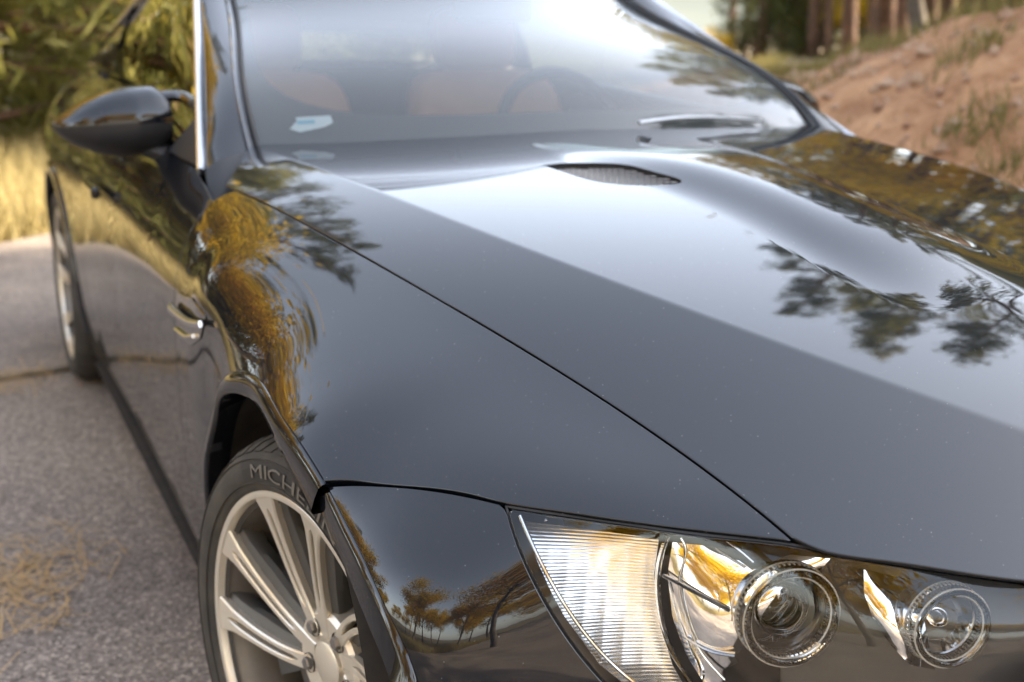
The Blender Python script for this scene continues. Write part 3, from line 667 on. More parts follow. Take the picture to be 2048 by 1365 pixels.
# vent tray with a mesh of small hexagonal wires
for sg in (1,):
    c = VENT*[sg, 1]; cm = c.mean(0)
    if poly_area(c) < 0: c = c[::-1]
    V = []; zt = HF.pt(c); k = len(c)
    ins = cm+(c-cm)*1.04; low = HF.pt(ins)-[0, 0, .004]
    low2 = HF.pt(ins); low2[:, 2] -= .008+.011*np.clip((ins[:, 1]-c[:, 1].min())/np.ptp(c[:, 1]), 0, 1)
    V = list(low)+list(low2)+[low2.mean(0)-[0, 0, .004]]
    F = [(i, (i+1) % k, k+(i+1) % k, k+i) for i in range(k)]+[(k+i, k+(i+1) % k, 2*k) for i in range(k)]
    tray = build('hood_vent', V, F, BLACK, hood, smooth=False)
    g = Geo(); lo, hi = c.min(0), c.max(0); st = .0125
    for iy, y in enumerate(np.arange(lo[1], hi[1], st*.866)):
        for x in np.arange(lo[0]+(iy % 2)*st/2, hi[0], st):
            if not inside(c, np.array([[x, y]]))[0]: continue
            f = np.clip((y-lo[1])/(hi[1]-lo[1]), 0, 1)
            zz = hood_z(x, y)-.0045-.007*f
            a = np.linspace(0, 2*math.pi, 6, endpoint=False)
            o_ = np.column_stack([x+.0062*np.sin(a), y+.0062*np.cos(a), np.full(6, zz)]); i_ = np.column_stack([x+.0042*np.sin(a), y+.0042*np.cos(a), np.full(6, zz+.0012)])
            g.add(np.vstack([o_, i_]), [(j, (j+1) % 6, 6+(j+1) % 6, 6+j) for j in range(6)])
    g.obj('vent_mesh', SATIN if False else simple('vent_wire', (.30, .28, .26), .4, metal=.3), hood, smooth=False)

def on_side(P): return SF.ab(np.asarray(P))
shut3 = np.column_stack([shut, hood_z(shut[:, 0], shut[:, 1])])
f_top = on_side(shut3[shut3[:, 1] < .625])
seam_s = on_side(SEAM3)
arch_s = smooth_curve(np.vstack([SF.hits([(650, 970), (632, 940), (610, 905), (585, 868), (560, 832)]), circ_on(SF, .428, math.radians(97), math.radians(196), n=9, rz=R_ARCH-.004)]), .008)
DOOR_Y = .640
def side_line(y, z0, z1, n=30): z = np.linspace(z0, z1, n); return on_side(np.column_stack([[side_x(y, q) for q in z], np.full(n, y), z]))
def on_edge(p2): return p2
a_end = SF.pt(arch_s[-1])[0]
fender_poly = loop(f_top[::-1], side_line(DOOR_Y, .885, .215), on_side([[a_end[0], a_end[1]+.02, .215]]), arch_s[::-1], smooth_curve(seam_s, .008))
fender = panel('front_fender', SF, fender_poly, PAINT, car, gap=.0026, step=.0125)
# arch lip: a band that stands out from the panel edge and turns in to the opening
def arch_lip(F, curve, parent, cy, cz, r_in, name='wheel_arch_lip', proud=.006):
    e = F.pt(curve); n = F.nrm(curve); g = []
    rr_in = r_in if hasattr(r_in, '__len__') else [r_in]*len(e)
    for p, nn, r_in in zip(e, n, rr_in):
        rad = np.array([0, p[1]-cy, p[2]-cz]); rr = np.linalg.norm(rad); rad /= rr
        o = np.array([-1., 0, 0]); k = rr-r_in
        x0 = p[0]-proud
        g.append([p+rad*.004-nn*.006, p+rad*.001+nn*.0005, p-rad*.002+nn*.002+o*.002, [x0-.001, *(p-rad*.007)[1:]], [x0-.003, *(p-rad*k*.45)[1:]], [x0-.003, *(p-rad*k*.9)[1:]], [x0-.0, *(p-rad*k)[1:]], [x0+.004, *(p-rad*(k+.001))[1:]], [x0+.05, *(p-rad*(k-.004))[1:]]])
    o = Geo().grid(g).obj(name, PAINT, parent, sharp=50); return fix_normals(o)
e_s = SF.pt(arch_s); a_s = np.degrees(np.arctan2(e_s[:, 2]-AX[1], -(e_s[:, 1]-AX[0]))) % 360
arch_lip(SF, arch_s, fender, AX[0], AX[1], np.interp(a_s, [40, 100, 150, 200], [.368, .368, .396, .400]))

# bumper and lamp
lens_px_top = [(1010, 1013), (1100, 1027), (1300, 1056), (1450, 1075), (1600, 1093), (1660, 1106), (1750, 1122), (1900, 1144), (2048, 1164), (2180, 1182)]
lens_px_left = [(1010, 1013), (1030, 1080), (1062, 1155), (1100, 1225), (1148, 1297), (1205, 1365), (1290, 1440), (1400, 1500), (1560, 1545), (1750, 1560), (1950, 1530), (2110, 1450), (2190, 1330), (2205, 1240), (2180, 1182)]
lt, ll = smooth_curve(NF.hits(lens_px_top), .008), smooth_curve(NF.hits(lens_px_left), .008)
lens_poly = loop(lt, ll[::-1])
seam_n = NF.ab(SEAM3[:6]); seam_n[:, 1] -= .002
# bumper outline on the nose field: seam, lamp edge, front centre, bottom, wheel arch
arch_px = [(838, 1850), (850, 1740), (858, 1640), (860, 1550), (852, 1450), (832, 1355), (800, 1276), (777, 1230), (751, 1174), (721, 1107), (690, 1045), (659, 985)]
arch_n = smooth_curve(NF.hits(arch_px), .008)
btm = NF.ab(np.array([[-.80, -.45, .16], [-.62, -.62, .15], [-.3, -.80, .15], [0, -.84, .15]]))
def nf_at(x, z):
    y = -.84
    for _ in range(40): q = NF.E @ np.array([x, y, z]); y -= (NF.w(q[:1], q[1:2])[0]-q[2])/abs(NF.E[2][1])*-.7*-1
    return NF.ab(np.array([x, y, z]))[0]
cen = np.array([nf_at(.0016, z) for z in np.linspace(.16, .682, 14)])
hfn = NF.ab(hf3)[::-1]; hfn[:, 1] -= .004
inner = NF.hits([(2230, 1260), (2215, 1200)])
bump_poly = loop(arch_n, smooth_curve(seam_n, .008), ll[1:-1], NF.hits([(2215, 1190)]), np.array([nf_at(-.2, .674)]), cen[::-1], np.array([nf_at(x, .155) for x in (-.15, -.35, -.5, -.62)]), btm[:1])
bumper = panel('front_bumper', NF, bump_poly, PAINT, car, gap=.0016, step=.014)
in_px = np.array([(804, 1890), (816, 1780), (824, 1680), (826, 1590), (820, 1490), (800, 1392), (768, 1306), (745, 1252), (722, 1196), (695, 1128), (668, 1068), (641, 1001)], float)
out3 = resample(NF.pt(arch_n), .01); outn = NF.nrm(NF.ab(out3)); qq = (out3-CAM) @ MC.T; vv = PH/2-FPX*qq[:, 1]/qq[:, 2]
av = np.array(arch_px, float)[::-1, 1]; in_q = np.column_stack([np.interp(vv, av, in_px[::-1, k]) for k in (0, 1)])
g = []
for p, nn, q in zip(out3, outn, in_q):
    i3 = un(q[0], q[1], x=float(np.interp(p[2], [.15, .35, .46, .56, .62, .70], [-.80, -.838, -.852, -.864, -.870, -.874]))); d = i3-p; o = np.array([-1., 0, 0])
    g.append([p-nn*.006-d*.03, p-nn*.0005, p+d*.10+o*.004, p+d*.3+o*.005, p+d*.7+o*.005, i3+o*.004, i3+d*.02+[.004, 0, 0], i3+[.06, .0, 0]])
fix_normals(Geo().grid(g).obj('wheel_arch_lip', PAINT, bumper, sharp=50))

# lower air intake: dark grille set into the bumper
intake = panel('air_intake', NF, loop(np.array([nf_at(x, z) for x, z in ((-.006, .42), (-.25, .42), (-.36, .40), (-.40, .30), (-.36, .24), (-.006, .23))])), BLACK, bumper, gap=0, depth=.003); intake.location = tuple(n1*.003)

# ---- headlamp
lamp = empty('headlight', parent=car)
lens = panel('lens_cover', NF, lens_poly, LENS, lamp, gap=.003, step=.014, depth=.004)
nl = n1
def deep(u, v, d):
    """a point d metres behind the lamp glass on the line of sight of a pixel"""
    r = ray(u, v); r = r/np.linalg.norm(r); return NF.pt(NF.hit(u, v))[0]+r*d
lb = NF.pt(shrink(lens_poly, .003)); lc = lb.mean(0)
g = Geo(); rings = [lb-nl*.002]
for d, s_ in ((.02, .99), (.06, .97), (.11, .90)): rings.append(lc+(lb-lc)*s_-nl*d+np.array([.25, .35, -.1])*d)
P = np.array(rings); g.grid(P, closed_v=True)
k0 = len(g.V); m_ = len(lb); cc = P[-1].mean(0); g.V.append(tuple(cc-nl*.0))
for i in range(m_): g.F.append((3*m_+i, 3*m_+(i+1) % m_, k0))
fix_normals(g.obj('lamp_housing', HOUSING, lamp, sharp=50))
# seal line round the glass
g = Geo(); q = NF.pt(shrink(lens_poly, .0005))-nl*.004; g.tube(np.vstack([q, q[:2]]), .0022, 6, cap=False); g.obj('lamp_seal', RUBBER, lamp)
def patch(name, corners, d, m, nu=40, nv=40, ripple=None, bulge=0., parent=None, dfun=None):
    """surface a set depth behind the glass; corners tl, tr, br, bl as pixel curves (left and right edges)"""
    L, R = [resample(np.array(c, float), 1.) for c in corners]; L = L[np.linspace(0, len(L)-1, nv).astype(int)]; R = R[np.linspace(0, len(R)-1, nv).astype(int)]
    G = []
    for j in range(nv):
        row = []
        for i in range(nu):
            t = i/(nu-1); s_ = j/(nv-1); p = L[j]*(1-t)+R[j]*t
            dd = (d if dfun is None else dfun(t, s_))-bulge*(1-(2*t-1)**2)*(1-(2*s_-1)**2)
            q = deep(p[0], p[1], dd)
            if ripple: q = q+nl*(ripple[1]*abs(math.sin(math.pi*(q[2]*.97+q[0]*.05)/ripple[0]))+(.0003*abs(math.sin(math.pi*(q @ e1)/.021+.4))))
            row.append(q)
        G.append(row)
    o = Geo().grid(G).obj(name, m, parent or lamp, sharp=60); fix_normals(o); return o
RIBBED = simple('ribbed_reflector', (.90, .91, .92), .22, metal=.85)
patch('turn_signal_reflector', ([(1030, 1040), (1075, 1140), (1130, 1235), (1200, 1330), (1290, 1400)], [(1318, 1078), (1308, 1150), (1318, 1240), (1345, 1330), (1385, 1400)]), .022, RIBBED, 90, 220, ripple=(.0030, .0004), dfun=lambda t, s: .010+.026*t+.030*(1-s))
patch('chrome_bezel', ([(1345, 1085), (1335, 1150), (1345, 1235), (1372, 1310), (1420, 1385)], [(1660, 1118), (1610, 1180), (1580, 1250), (1560, 1320), (1560, 1400)]), .04, CHROME, 40, 40, bulge=.020, dfun=lambda t, s: .034+.035*t)
patch('chrome_bezel', ([(1728, 1140), (1728, 1185), (1745, 1235), (1780, 1290), (1820, 1330)], [(1850, 1165), (1845, 1210), (1850, 1250), (1860, 1300), (1870, 1340)]), .045, CHROME, 30, 30, bulge=.012, dfun=lambda t, s: .04+.02*t)
# dark bezel mask behind the rings
patch('lamp_mask', ([(1600, 1105), (1560, 1200), (1540, 1300), (1540, 1480)], [(2170, 1190), (2170, 1280), (2130, 1380), (2050, 1480)]), .075, HOUSING, 20, 20)
# divider strip and thin blades
def px_tube(name, L, d, r, m, k=8, sx=1.): 
    c = smooth_curve(np.array([deep(u, v, d) for u, v in L]), .004); o = Geo().tube(c, r, k, sx=sx).obj(name, m, lamp); return o
px_tube('lamp_divider', [(1335, 1072), (1318, 1130), (1316, 1190), (1328, 1260), (1352, 1320), (1395, 1385)], .014, .0030, CLEAR)
px_tube('lamp_divider', [(1362, 1076), (1370, 1090), (1360, 1150), (1368, 1220), (1400, 1300), (1450, 1360)], .026, .0014, SATIN)
px_tube('trim_blade', [(1325, 1150), (1390, 1185), (1460, 1222)], .024, .0016, SATIN, sx=2.2)
px_tube('trim_blade', [(1450, 1078), (1480, 1100), (1508, 1124)], .020, .0014, SATIN, sx=2.)
px_tube('trim_blade', [(1375, 1275), (1420, 1300), (1470, 1310)], .028, .0022, SATIN, sx=2.)
px_tube('chrome_edge', [(1040, 1032), (1075, 1112), (1120, 1195), (1180, 1280), (1255, 1355), (1330, 1410)], .006, .0022, SATIN)
px_tube('lens_screw', [(1091, 1039), (1092, 1042)], .004, .0018, DISC)
RINGW = simple('ring_white', (.80, .81, .80), .3)
TEETH = []
def ring_unit(u, v, d, R, tilt, chrome_in, proj_r):
    c = deep(u, v, d); ax = np.array([-.22, -1., tilt]); ax /= np.linalg.norm(ax)
    t = np.linspace(0, 2*math.pi, 13)
    # flat light-guide ring with fine teeth round its back
    Geo().lathe([(R*.80, .010), (R*.86, .017), (R*.95, .018), (R, .012), (R*1.0, -.004), (R*.93, -.007), (R*.82, -.002), (R*.80, .010)], c, ax, 72).obj('light_ring', CLEAR, lamp)
    Geo().lathe([(R*1.03, -.004), (R*1.0, -.012), (R*.80, -.010), (R*.74, -.016)], c, ax, 72).obj('ring_back', SATIN, lamp)
    for rr_, hh in ((R*.985, .0135), (R*.825, .0125), (R*1.0, -.004)):  # highlights on the clear ring edges, put in as white tubes
        Geo().lathe([(rr_+.0011*math.cos(q), hh+.0011*math.sin(q)) for q in np.linspace(0, 2*math.pi, 7)], c, ax, 72).obj('ring_edge_glint', RINGW, lamp)
    for q in range(60):                     # moulded teeth round the back of the light guide
        a_ = 2*math.pi*q/60; e_1 = np.cross(ax, [0, 0, 1.]); e_1 /= np.linalg.norm(e_1); e_2 = np.cross(e_1, ax); rd_ = math.cos(a_)*e_1+math.sin(a_)*e_2
        TEETH.append((c+rd_*R*1.005-ax*.001, rd_, ax))
    if proj_r:
        Geo().lathe([(R*.80, -.006), (R*.74, -.010), (proj_r*1.12, -.022), (proj_r*1.05, -.012), (proj_r, -.012)], c, ax, 64).obj('projector_shroud', GLOSSBLACK, lamp)
        pr = [(proj_r*math.cos(a), -.012+proj_r*.62*math.sin(a)) for a in np.linspace(0, math.pi/2-.001, 16)]
        Geo().lathe(pr+[(.0002, -.03), (proj_r, -.03), (proj_r, -.012)], c, ax, 64).obj('projector_lens', CLEAR, lamp)
        Geo().lathe([(proj_r*1.0, -.034), (proj_r*.7, -.055), (.0005, -.07)], c, ax, 48).obj('projector_bowl', simple('bowl_grey', (.10, .10, .11), .2, metal=.8), lamp)
    else:
        Geo().lathe([(R*.80, -.004), (R*.72, -.018), (R*.5, -.042), (R*.2, -.055), (.0005, -.058)], c, ax, 64).obj('reflector_bowl', CHROME, lamp)
        pr = [(R*.26*math.cos(a), -.02+R*.45*math.sin(a)) for a in np.linspace(-1.2, math.pi/2-.001, 18)]
        Geo().lathe(pr, c, ax, 32).obj('bulb', CLEAR, lamp)
ring_unit(1572, 1226, .045, .053, .05, False, .030)
ring_unit(1890, 1246, .045, .042, .05, True, 0)
g = Geo()
for c_, rd_, ax_ in TEETH:
    t_ = np.cross(rd_, ax_); g.box(c_, (.0007, .0009, .0045), R=np.column_stack([rd_, t_, ax_]))
tag(g.obj('ring_teeth', RINGW, lamp, smooth=False), kind='stuff')
lampL = empty('headlight', parent=car)
for c in list(lamp.children): mirror(c, lampL)

# ---- rest of the body sides
def belt(y): return np.interp(y, [.6, .9, 1.5, 2.2, 2.6, 3.0, 3.7], [.882, .912, .955, .995, 1.01, 1.02, .985])
def belt_line(y0, y1): ys = np.arange(y0, y1+.001, .05); return on_side([[side_x(y, belt(y)), y, belt(y)] for y in ys])
def sill_line(y0, y1, z): ys = np.linspace(y0, y1, 20); return on_side([[side_x(y, z), y, z] for y in ys])
DR = 1.98
door = panel('door', SF, loop(belt_line(DOOR_Y, DR), side_line(DR, belt(DR), .235), sill_line(DR, DOOR_Y, .235), side_line(DOOR_Y, .235, belt(DOOR_Y))), PAINT, car, step=.022)
a2 = circ_on(SF, .40, math.radians(-14), math.radians(194), cy=2.761, cz=.335, n=60)
p0, p1 = SF.pt(a2[0])[0], SF.pt(a2[-1])[0]
quarter = panel('rear_quarter', SF, loop(belt_line(DR, 3.62), side_line(3.62, belt(3.62), .30), on_side([[p1[0], p1[1]+.03, .24]]), a2[::-1], sill_line(p0[1]-.02, DR, .235), side_line(DR, .235, belt(DR))), PAINT, car, step=.025)
arch_lip(SF, a2, quarter, 2.761, .335, .368)
sill = panel('side_sill', SF, loop(sill_line(.40, 2.37, .229), sill_line(2.37, .40, .17)), PAINT, car, step=.025)
# rubber-dark body behind the shut lines
for nm, F_, poly in (('inner_fender', SF, None),): pass
for y0, y1 in ((DOOR_Y, DOOR_Y), (DR, DR)):
    g = Geo(); pp = SF.pt(side_line(y0, .20, .87, 24)); nn = SF.nrm(side_line(y0, .20, .87, 24))
    g.grid([pp-nn*.012+[0, -.02, 0], pp-nn*.012+[0, .02, 0]]); g.obj('shut_line_seal', RUBBER, car)
s3 = np.column_stack([shut, hood_z(shut[:, 0], shut[:, 1])]); Geo().grid([s3+[-.02, 0, -.022], s3+[.02, 0, -.014]]).obj('shut_line_seal', RUBBER, car)

# gill vent with its bright blade
vent = panel('side_vent', SF, loop(SF.ab(np.array([[side_x(y, z), y, z] for y, z in ((.615, .70), (.60, .66), (.47, .675), (.40, .705), (.36, .745), (.47, .75), (.60, .735))]))), GLOSSBLACK, fender, gap=0, depth=.004)
vent.location = (-.0022, 0, .0008)
bp_ = np.array([[side_x(y, z)-.010, y, z] for y, z in ((.606, .708), (.52, .712), (.43, .722), (.35, .738))])
Geo().tube(smooth_curve(bp_, .01), [.011]*40 if False else np.linspace(.011, .006, len(smooth_curve(bp_, .01))), 10, sx=.6).obj('vent_blade', TRIM, fender)
bp2 = np.array([[side_x(y, z)-.004, y, z] for y, z in ((.60, .672), (.50, .682), (.43, .70))]); Geo().tube(bp2, .004, 8).obj('vent_blade', TRIM, fender)
# door handle
Geo().box((-.895, 1.72, .775), (.011, .105, .014), bev=.006).obj('door_handle', PAINT, door)

# ---- glasshouse
W0 = un(513, 281, y=.90); W1 = un(467, 0, y=1.56); print('W0', W0, W1)
edgeW = smooth_curve([W0+[0, -.02, -.018], W0, W1, W1*.5+np.array([-.51, 1.86, 1.35])*.5+[-.004, 0, .008], (-.51, 1.86, 1.35)], .02)
def wind(s, t):
    k = t*(len(edgeW)-1); i = min(int(k), len(edgeW)-2); e = edgeW[i]*(1-k+i)+edgeW[i+1]*(k-i)
    q = 1-s*s; return np.array([e[0]*-s, e[1]-q*(.11-.0*t), e[2]+q*(.020+.035*t)])
ST = 33
Geo().grid([[wind(s, t) for s in np.linspace(-1, 1, 41)] for t in np.linspace(0, 1, ST)], flip=True).obj('windscreen', WGLASS, car)
def frit(s0, s1, t0, t1, r, n=80):
    """black printed border: between the glass edge and a rounded rectangle"""
    out, inn = [], []
    for k in range(n):
        a = 2*math.pi*k/n; c, s_ = math.cos(a), math.sin(a); f = 1/max(abs(c), abs(s_)); out.append((c*f, .5+.5*s_*f))
        p = (abs(c)**5+abs(s_)**5)**(-1/5); inn.append((c*p*s1, .5*(t0+t1)+.5*(t1-t0)*s_*p))
    G = []
    for w_ in np.linspace(0, 1, 6):
        G.append([wind(o[0]*(1-w_)+i[0]*w_, o[1]*(1-w_)+i[1]*w_)+[0, .003, -.006] for o, i in zip(out, inn)])
    Geo().grid(G, closed_v=True).obj('windscreen_border', BLACK, car)
frit(0, .955, .07, .94, 0)
# pillar between the screen and the side window
T0 = un(413, 343, y=.85); T1 = un(401, 0, y=1.54); print('T', T0, T1)
rail = smooth_curve([T0, T1, (-.585, 1.80, 1.335), (-.565, 2.0, 1.362), (-.57, 2.2, 1.345), (-.61, 2.45, 1.26), (-.68, 2.68, 1.14), (-.75, 2.88, 1.03)], .03)
G = []
n_p = 26
for i in range(n_p):
    t = i/(n_p-1); k = t*(len(edgeW)-1); j = min(int(k), len(edgeW)-2); b = edgeW[j]*(1-k+j)+edgeW[j+1]*(k-j)
    ra = rail[np.argmin(np.abs(rail[:, 1]-np.interp(t, [0, .66, 1], [T0[1], T1[1], 1.82])))]
    a = ra; out = np.array([-.75, -.45, .48]); out /= np.linalg.norm(out); d = b-a
    G.append([a+out*-.012, a+out*.004, a+d*.2+out*.015, a+d*.42+out*.019, a+d*.65+out*.016, a+d*.86+out*.010, b+out*.004-d*.03, b-out*.006])
apil = Geo().grid(G).obj('windscreen_pillar', PAINT, car); fix_normals(apil)
px = np.array([g_[6] for g_ in G])+[.004, 0, .002]; Geo().tube(px, .0055, 8).obj('pillar_seal', RUBBER, apil)
px = np.array([g_[5] for g_ in G])+[.000, -.003, .002]; Geo().tube(px, .0035, 8).obj('pillar_trim', GLOSSBLACK, apil)
# foot of the pillar down to the fender
q0 = G[0]; foot = [[p+np.array([0, 0, 0]) for p in q0], [p+np.array([-.004, -.04, -.035]) for p in q0], [p+np.array([-.006, -.06, -.09]) for p in q0]]
fix_normals(Geo().grid(foot).obj('pillar_foot', BLACK, apil))
# side window and its trim
bl = np.array([[side_x(y, belt(y))+.022, y, belt(y)+.012] for y in np.linspace(T0[1], 2.62, 30)])
ys_r = np.linspace(T0[1], 2.62, 30); rl = np.array([[np.interp(y, rail[:, 1], rail[:, k]) for k in range(3)] for y in ys_r])
G = [];
for b, r_ in zip(bl, rl):
    G.append([b+(r_-b)*t+np.array([-.035*math.sin(math.pi*t)*min(1, (r_[2]-b[2])/.3), 0, 0])*.6 for t in np.linspace(0, 1, 10)])
Geo().grid(G).obj('side_window', SGLASS, car)
fr = np.array([[np.interp(y, rail[:, 1], rail[:, k]) for k in range(3)] for y in np.linspace(T0[1], 2.62, 60)])
Geo().tube(smooth_curve(fr[:28:3]+[-.012, -.004, .0], .02), .0085, 10).obj('window_trim', TRIM, car)  # pale metal on gloss-black trim: the reflected sky is put into its colour
Geo().tube(smooth_curve(fr[27::4]+[-.012, 0, .0], .02), .010, 10).obj('window_trim', TRIM, car)
Geo().tube(bl+[-.012, 0, -.006], .007, 8).obj('window_trim', GLOSSBLACK, car)
# roof, tail and rear glass
roof = []
for t in np.linspace(0, 1, 22):
    y = 1.84+t*.95; e = np.array([np.interp(y, rail[:, 1], rail[:, k]) for k in range(3)]); q = [1-s*s for s in np.linspace(-1, 1, 21)]
    roof.append([np.array([e[0]*-s*1.0, y-(.10*(1-s*s) if t == 0 else .10*(1-s*s)*(1-t)), e[2]+.052*(1-s**2)+.012]) for s in np.linspace(-1, 1, 21)])
fix_normals(Geo().grid(roof).obj('roof', PAINT, car))
cp = [];
for y in np.linspace(2.52, 3.0, 12):
    e = np.array([np.interp(min(y, 2.88), rail[:, 1], rail[:, k]) for k in range(3)]); b = np.array([side_x(y, belt(y)), y, belt(y)]); e = e if y <= 2.88 else np.array([b[0]+.03, y, b[2]+.004])
    cp.append([b+(e-b)*t+np.array([-.012*math.sin(math.pi*t), 0, .006]) for t in np.linspace(0, 1, 8)])
cpo = fix_normals(Geo().grid(cp).obj('rear_pillar', PAINT, car))
deck = []
for y in np.linspace(2.80, 3.62, 14):
    b = belt(y); w = -side_x(y, b); deck.append([np.array([w*s, y+.06*(1-s*s)*(y-2.7), b+.035*(1-s*s)]) for s in np.linspace(-1, 1, 17)])
deck.append([p+[0, .05, -.25] for p in deck[-1]]); deck.append([p+[0, .02, -.35] for p in deck[-1]])
fix_normals(Geo().grid(deck).obj('boot_lid', PAINT, car, sharp=40))
# door mirror
YM = 1.28
def mirror_unit():
    c = un(222, 246, y=YM); u = np.array([1., 0, 0])
    root = empty('side_mirror', parent=car)
    tip = un(104, 240, y=YM)[0]; inn = un(335, 240, y=YM)[0]; zt, zb = un(230, 176, y=YM)[2], un(220, 314, y=YM)[2]
    hz = (zt-zb)/2; zm = (zt+zb)/2+.004; n = 30; G = []
    for i in range(n):
        t = i/(n-1); x = tip+(inn-tip)*t
        up = hz*(.05+.95*(1-(1-min(t/.66, 1))**1.8)**.85); dn = hz*(.03+.97*(1-(1-min(t/.6, 1))**1.9)**.85)
        if t > .82: k = (t-.82)/.18; up *= 1-.25*k*k; dn *= 1-.35*k*k
        zc_ = zm-.012*(1-t)**2; dep = .085*((1-(1-min(t/.45, 1))**2.)**.5)*(1-.2*max(0, t-.7)/.3)+.002
        row = []
        for a in np.linspace(0, 2*math.pi, 36, endpoint=False):
            ca, sa = math.cos(a), math.sin(a); yy = -ca*dep if ca > 0 else -ca*dep*.35
            zz = (up if sa > 0 else dn)*math.copysign(abs(sa)**.85, sa)
            row.append((x, YM+yy+.03*(1-t), zc_+zz))
        G.append(row)
    g = Geo().grid(G, closed_v=True); g.F.append(tuple(range(36))); g.F.append(tuple((n-1)*36+i for i in range(36))[::-1])
    h = fix_normals(g.obj('mirror_housing', PAINT, root, sharp=60))
    G2 = [[(q[0], q[1]-.0015 if q[1] < YM else q[1], q[2]) for q in row] for row in G]
    low = [[np.array(q)+np.array([0, -.002, -.0015]) for q in row[18:36]+row[:1]] for row in G]
    fix_normals(Geo().grid(low).obj('mirror_shell', BLACK, root))
    ring = [[(q[0]*.9+.1*(tip+inn)/2, YM+.035+.03*(1-i/(n-1))*1., zm+(q[2]-zm)*.86) for q in row] for i, row in enumerate(G)]
    gl = Geo(); base = [r_[9] for r_ in ring]+[r_[27] for r_ in ring][::-1]; gl.add(base, [tuple(range(len(base)))]); gl.obj('mirror_glass', CHROME, root, smooth=False)
    bx = T0+np.array([.0, .14, .0]); z0 = zm
    Geo().tube(smooth_curve([(inn-.03, YM-.02, zt-.022), (inn+.02, YM-.03, zt-.018), (bx[0]+.05, YM-.09, zt-.03)], .01), .013, 10, sx=1.3).obj('mirror_arm', GLOSSBLACK, root)
    Geo().tube(smooth_curve([(inn-.05, YM-.02, zb+.02), (inn+.01, YM-.06, zb-.004), (bx[0]+.01, YM-.16, zb-.02)], .01), np.linspace(.022, .03, len(smooth_curve([(inn-.05, YM-.02, zb+.02), (inn+.01, YM-.06, zb-.004), (bx[0]+.01, YM-.16, zb-.02)], .01))), 12, sx=1.2).obj('mirror_arm', BLACK, root)
    return root
mr = mirror_unit(); mrL = empty('side_mirror', parent=car)
for c in list(mr.children): mirror(c, mrL)
# mirror triangle cover in the window corner
A, B, C_ = T0+[.004, .01, .01], T0+[-.0, .30, -.0], np.array([np.interp(T0[1]+.20, rail[:, 1], rail[:, k]) for k in range(3)])
g = Geo(); g.add([A+[-.02, 0, 0], B+[-.018, 0, .01], C_+[-.012, 0, 0], A+[.02, 0, 0], B+[.02, 0, .01], C_+[.02, 0, 0]], [(0, 1, 2), (5, 4, 3), (0, 3, 4, 1), (1, 4, 5, 2), (2, 5, 3, 0)]); tri = fix_normals(g.obj('mirror_triangle', BLACK, car, smooth=False))
# left side of the car
for o in [o for o in car.children if o.name.split('.')[0] in ('front_fender', 'front_bumper', 'door', 'rear_quarter', 'side_sill', 'windscreen_pillar', 'side_window', 'window_trim', 'rear_pillar', 'mirror_triangle', 'shut_line_seal')]: mirror(o, car)
# grille kidneys
for sg in (-1, 1):
    g = Geo(); c = np.array([sg*.105, -.830, .615]); a = np.linspace(0, 2*math.pi, 41)
    P = [c+np.array([.085*math.copysign(abs(math.cos(t))**.5, math.cos(t)), -.02, .052*math.copysign(abs(math.sin(t))**.5, math.sin(t))]) for t in a]
    fr_ = g.tube(P, .007, 8, cap=False).obj('grille_frame', CHROME, car)
    for x in np.linspace(-.06, .06, 6): Geo().box(c+[x, -.01, 0], (.004, .012, .046), bev=.001).obj('grille_slat', GLOSSBLACK, fr_, smooth=False)
    Geo().box(c+[0, .004, 0], (.078, .003, .046)).obj('grille_back', BLACK, fr_, smooth=False)
# cabin
dash = [[(x, y, z+.02*(1-(x/.75)**2)) for x in np.linspace(-.72, .72, 13)] for y, z in ((.70, .88), (.92, .925), (1.2, .935), (1.38, .925), (1.44, .86), (1.44, .5))]
fix_normals(Geo().grid(dash).obj('dashboard', CABIN, car))
fix_normals(Geo().grid([[(s*.84*w, y, .28) for s in (-1, 0, 1)] for y, w in ((.35, .7), (1.5, 1), (3.3, 1))]).obj('cabin_floor', CABIN, car))
fix_normals(Geo().grid([[(s*.74, 2.62, z) for s in (-1, 0, 1)] for z in (.28, 1.02)]).obj('cabin_bulkhead', CABIN, car))
fix_normals(Geo().grid([[(s*.62, .47, z) for s in (-1, 0, 1)] for z in (.28, .84)]).obj('firewall', CABIN, car))
def seat(x):
    root = empty('seat', (x, 1.92, .27), car)
    def cushion(name, c, h, p=.35, tilt=0., m=LEATHER):
        G = []
        for a in np.linspace(-math.pi/2, math.pi/2, 15):
            G.append([(c[0]+h[0]*math.copysign(abs(math.cos(a))**p*abs(math.cos(b))**p, math.cos(b)), c[1]+h[1]*math.copysign(abs(math.cos(a))**p*abs(math.sin(b))**p, math.sin(b))+tilt*math.sin(a)*h[2], c[2]+h[2]*math.copysign(abs(math.sin(a))**p, math.sin(a))) for b in np.linspace(0, 2*math.pi, 24, endpoint=False)])
        return Geo().grid(G, closed_v=True).obj(name, m, root)
    cushion('seat_base', (0, -.12, .12), (.25, .27, .08)); cushion('seat_back', (0, .16, .45), (.25, .075, .32), tilt=.22); cushion('headrest', (0, .27, .86), (.135, .055, .10), .5, .1)
seat(-.35); seat(.35)
sw = empty('steering_wheel', (.35, 1.56, .88), car); sw.rotation_euler = (math.radians(-24), 0, 0)
a = np.linspace(0, 2*math.pi, 49); Geo().tube([(.185*math.cos(t), 0, .185*math.sin(t)) for t in a], .016, 10, cap=False).obj('wheel_grip', CABIN, sw)
Geo().box((0, -.01, 0), (.075, .02, .06), bev=.015).obj('wheel_hub', CABIN, sw); Geo().box((0, -.005, -.01), (.17, .006, .018), bev=.004).obj('wheel_spoke', SATIN, sw)
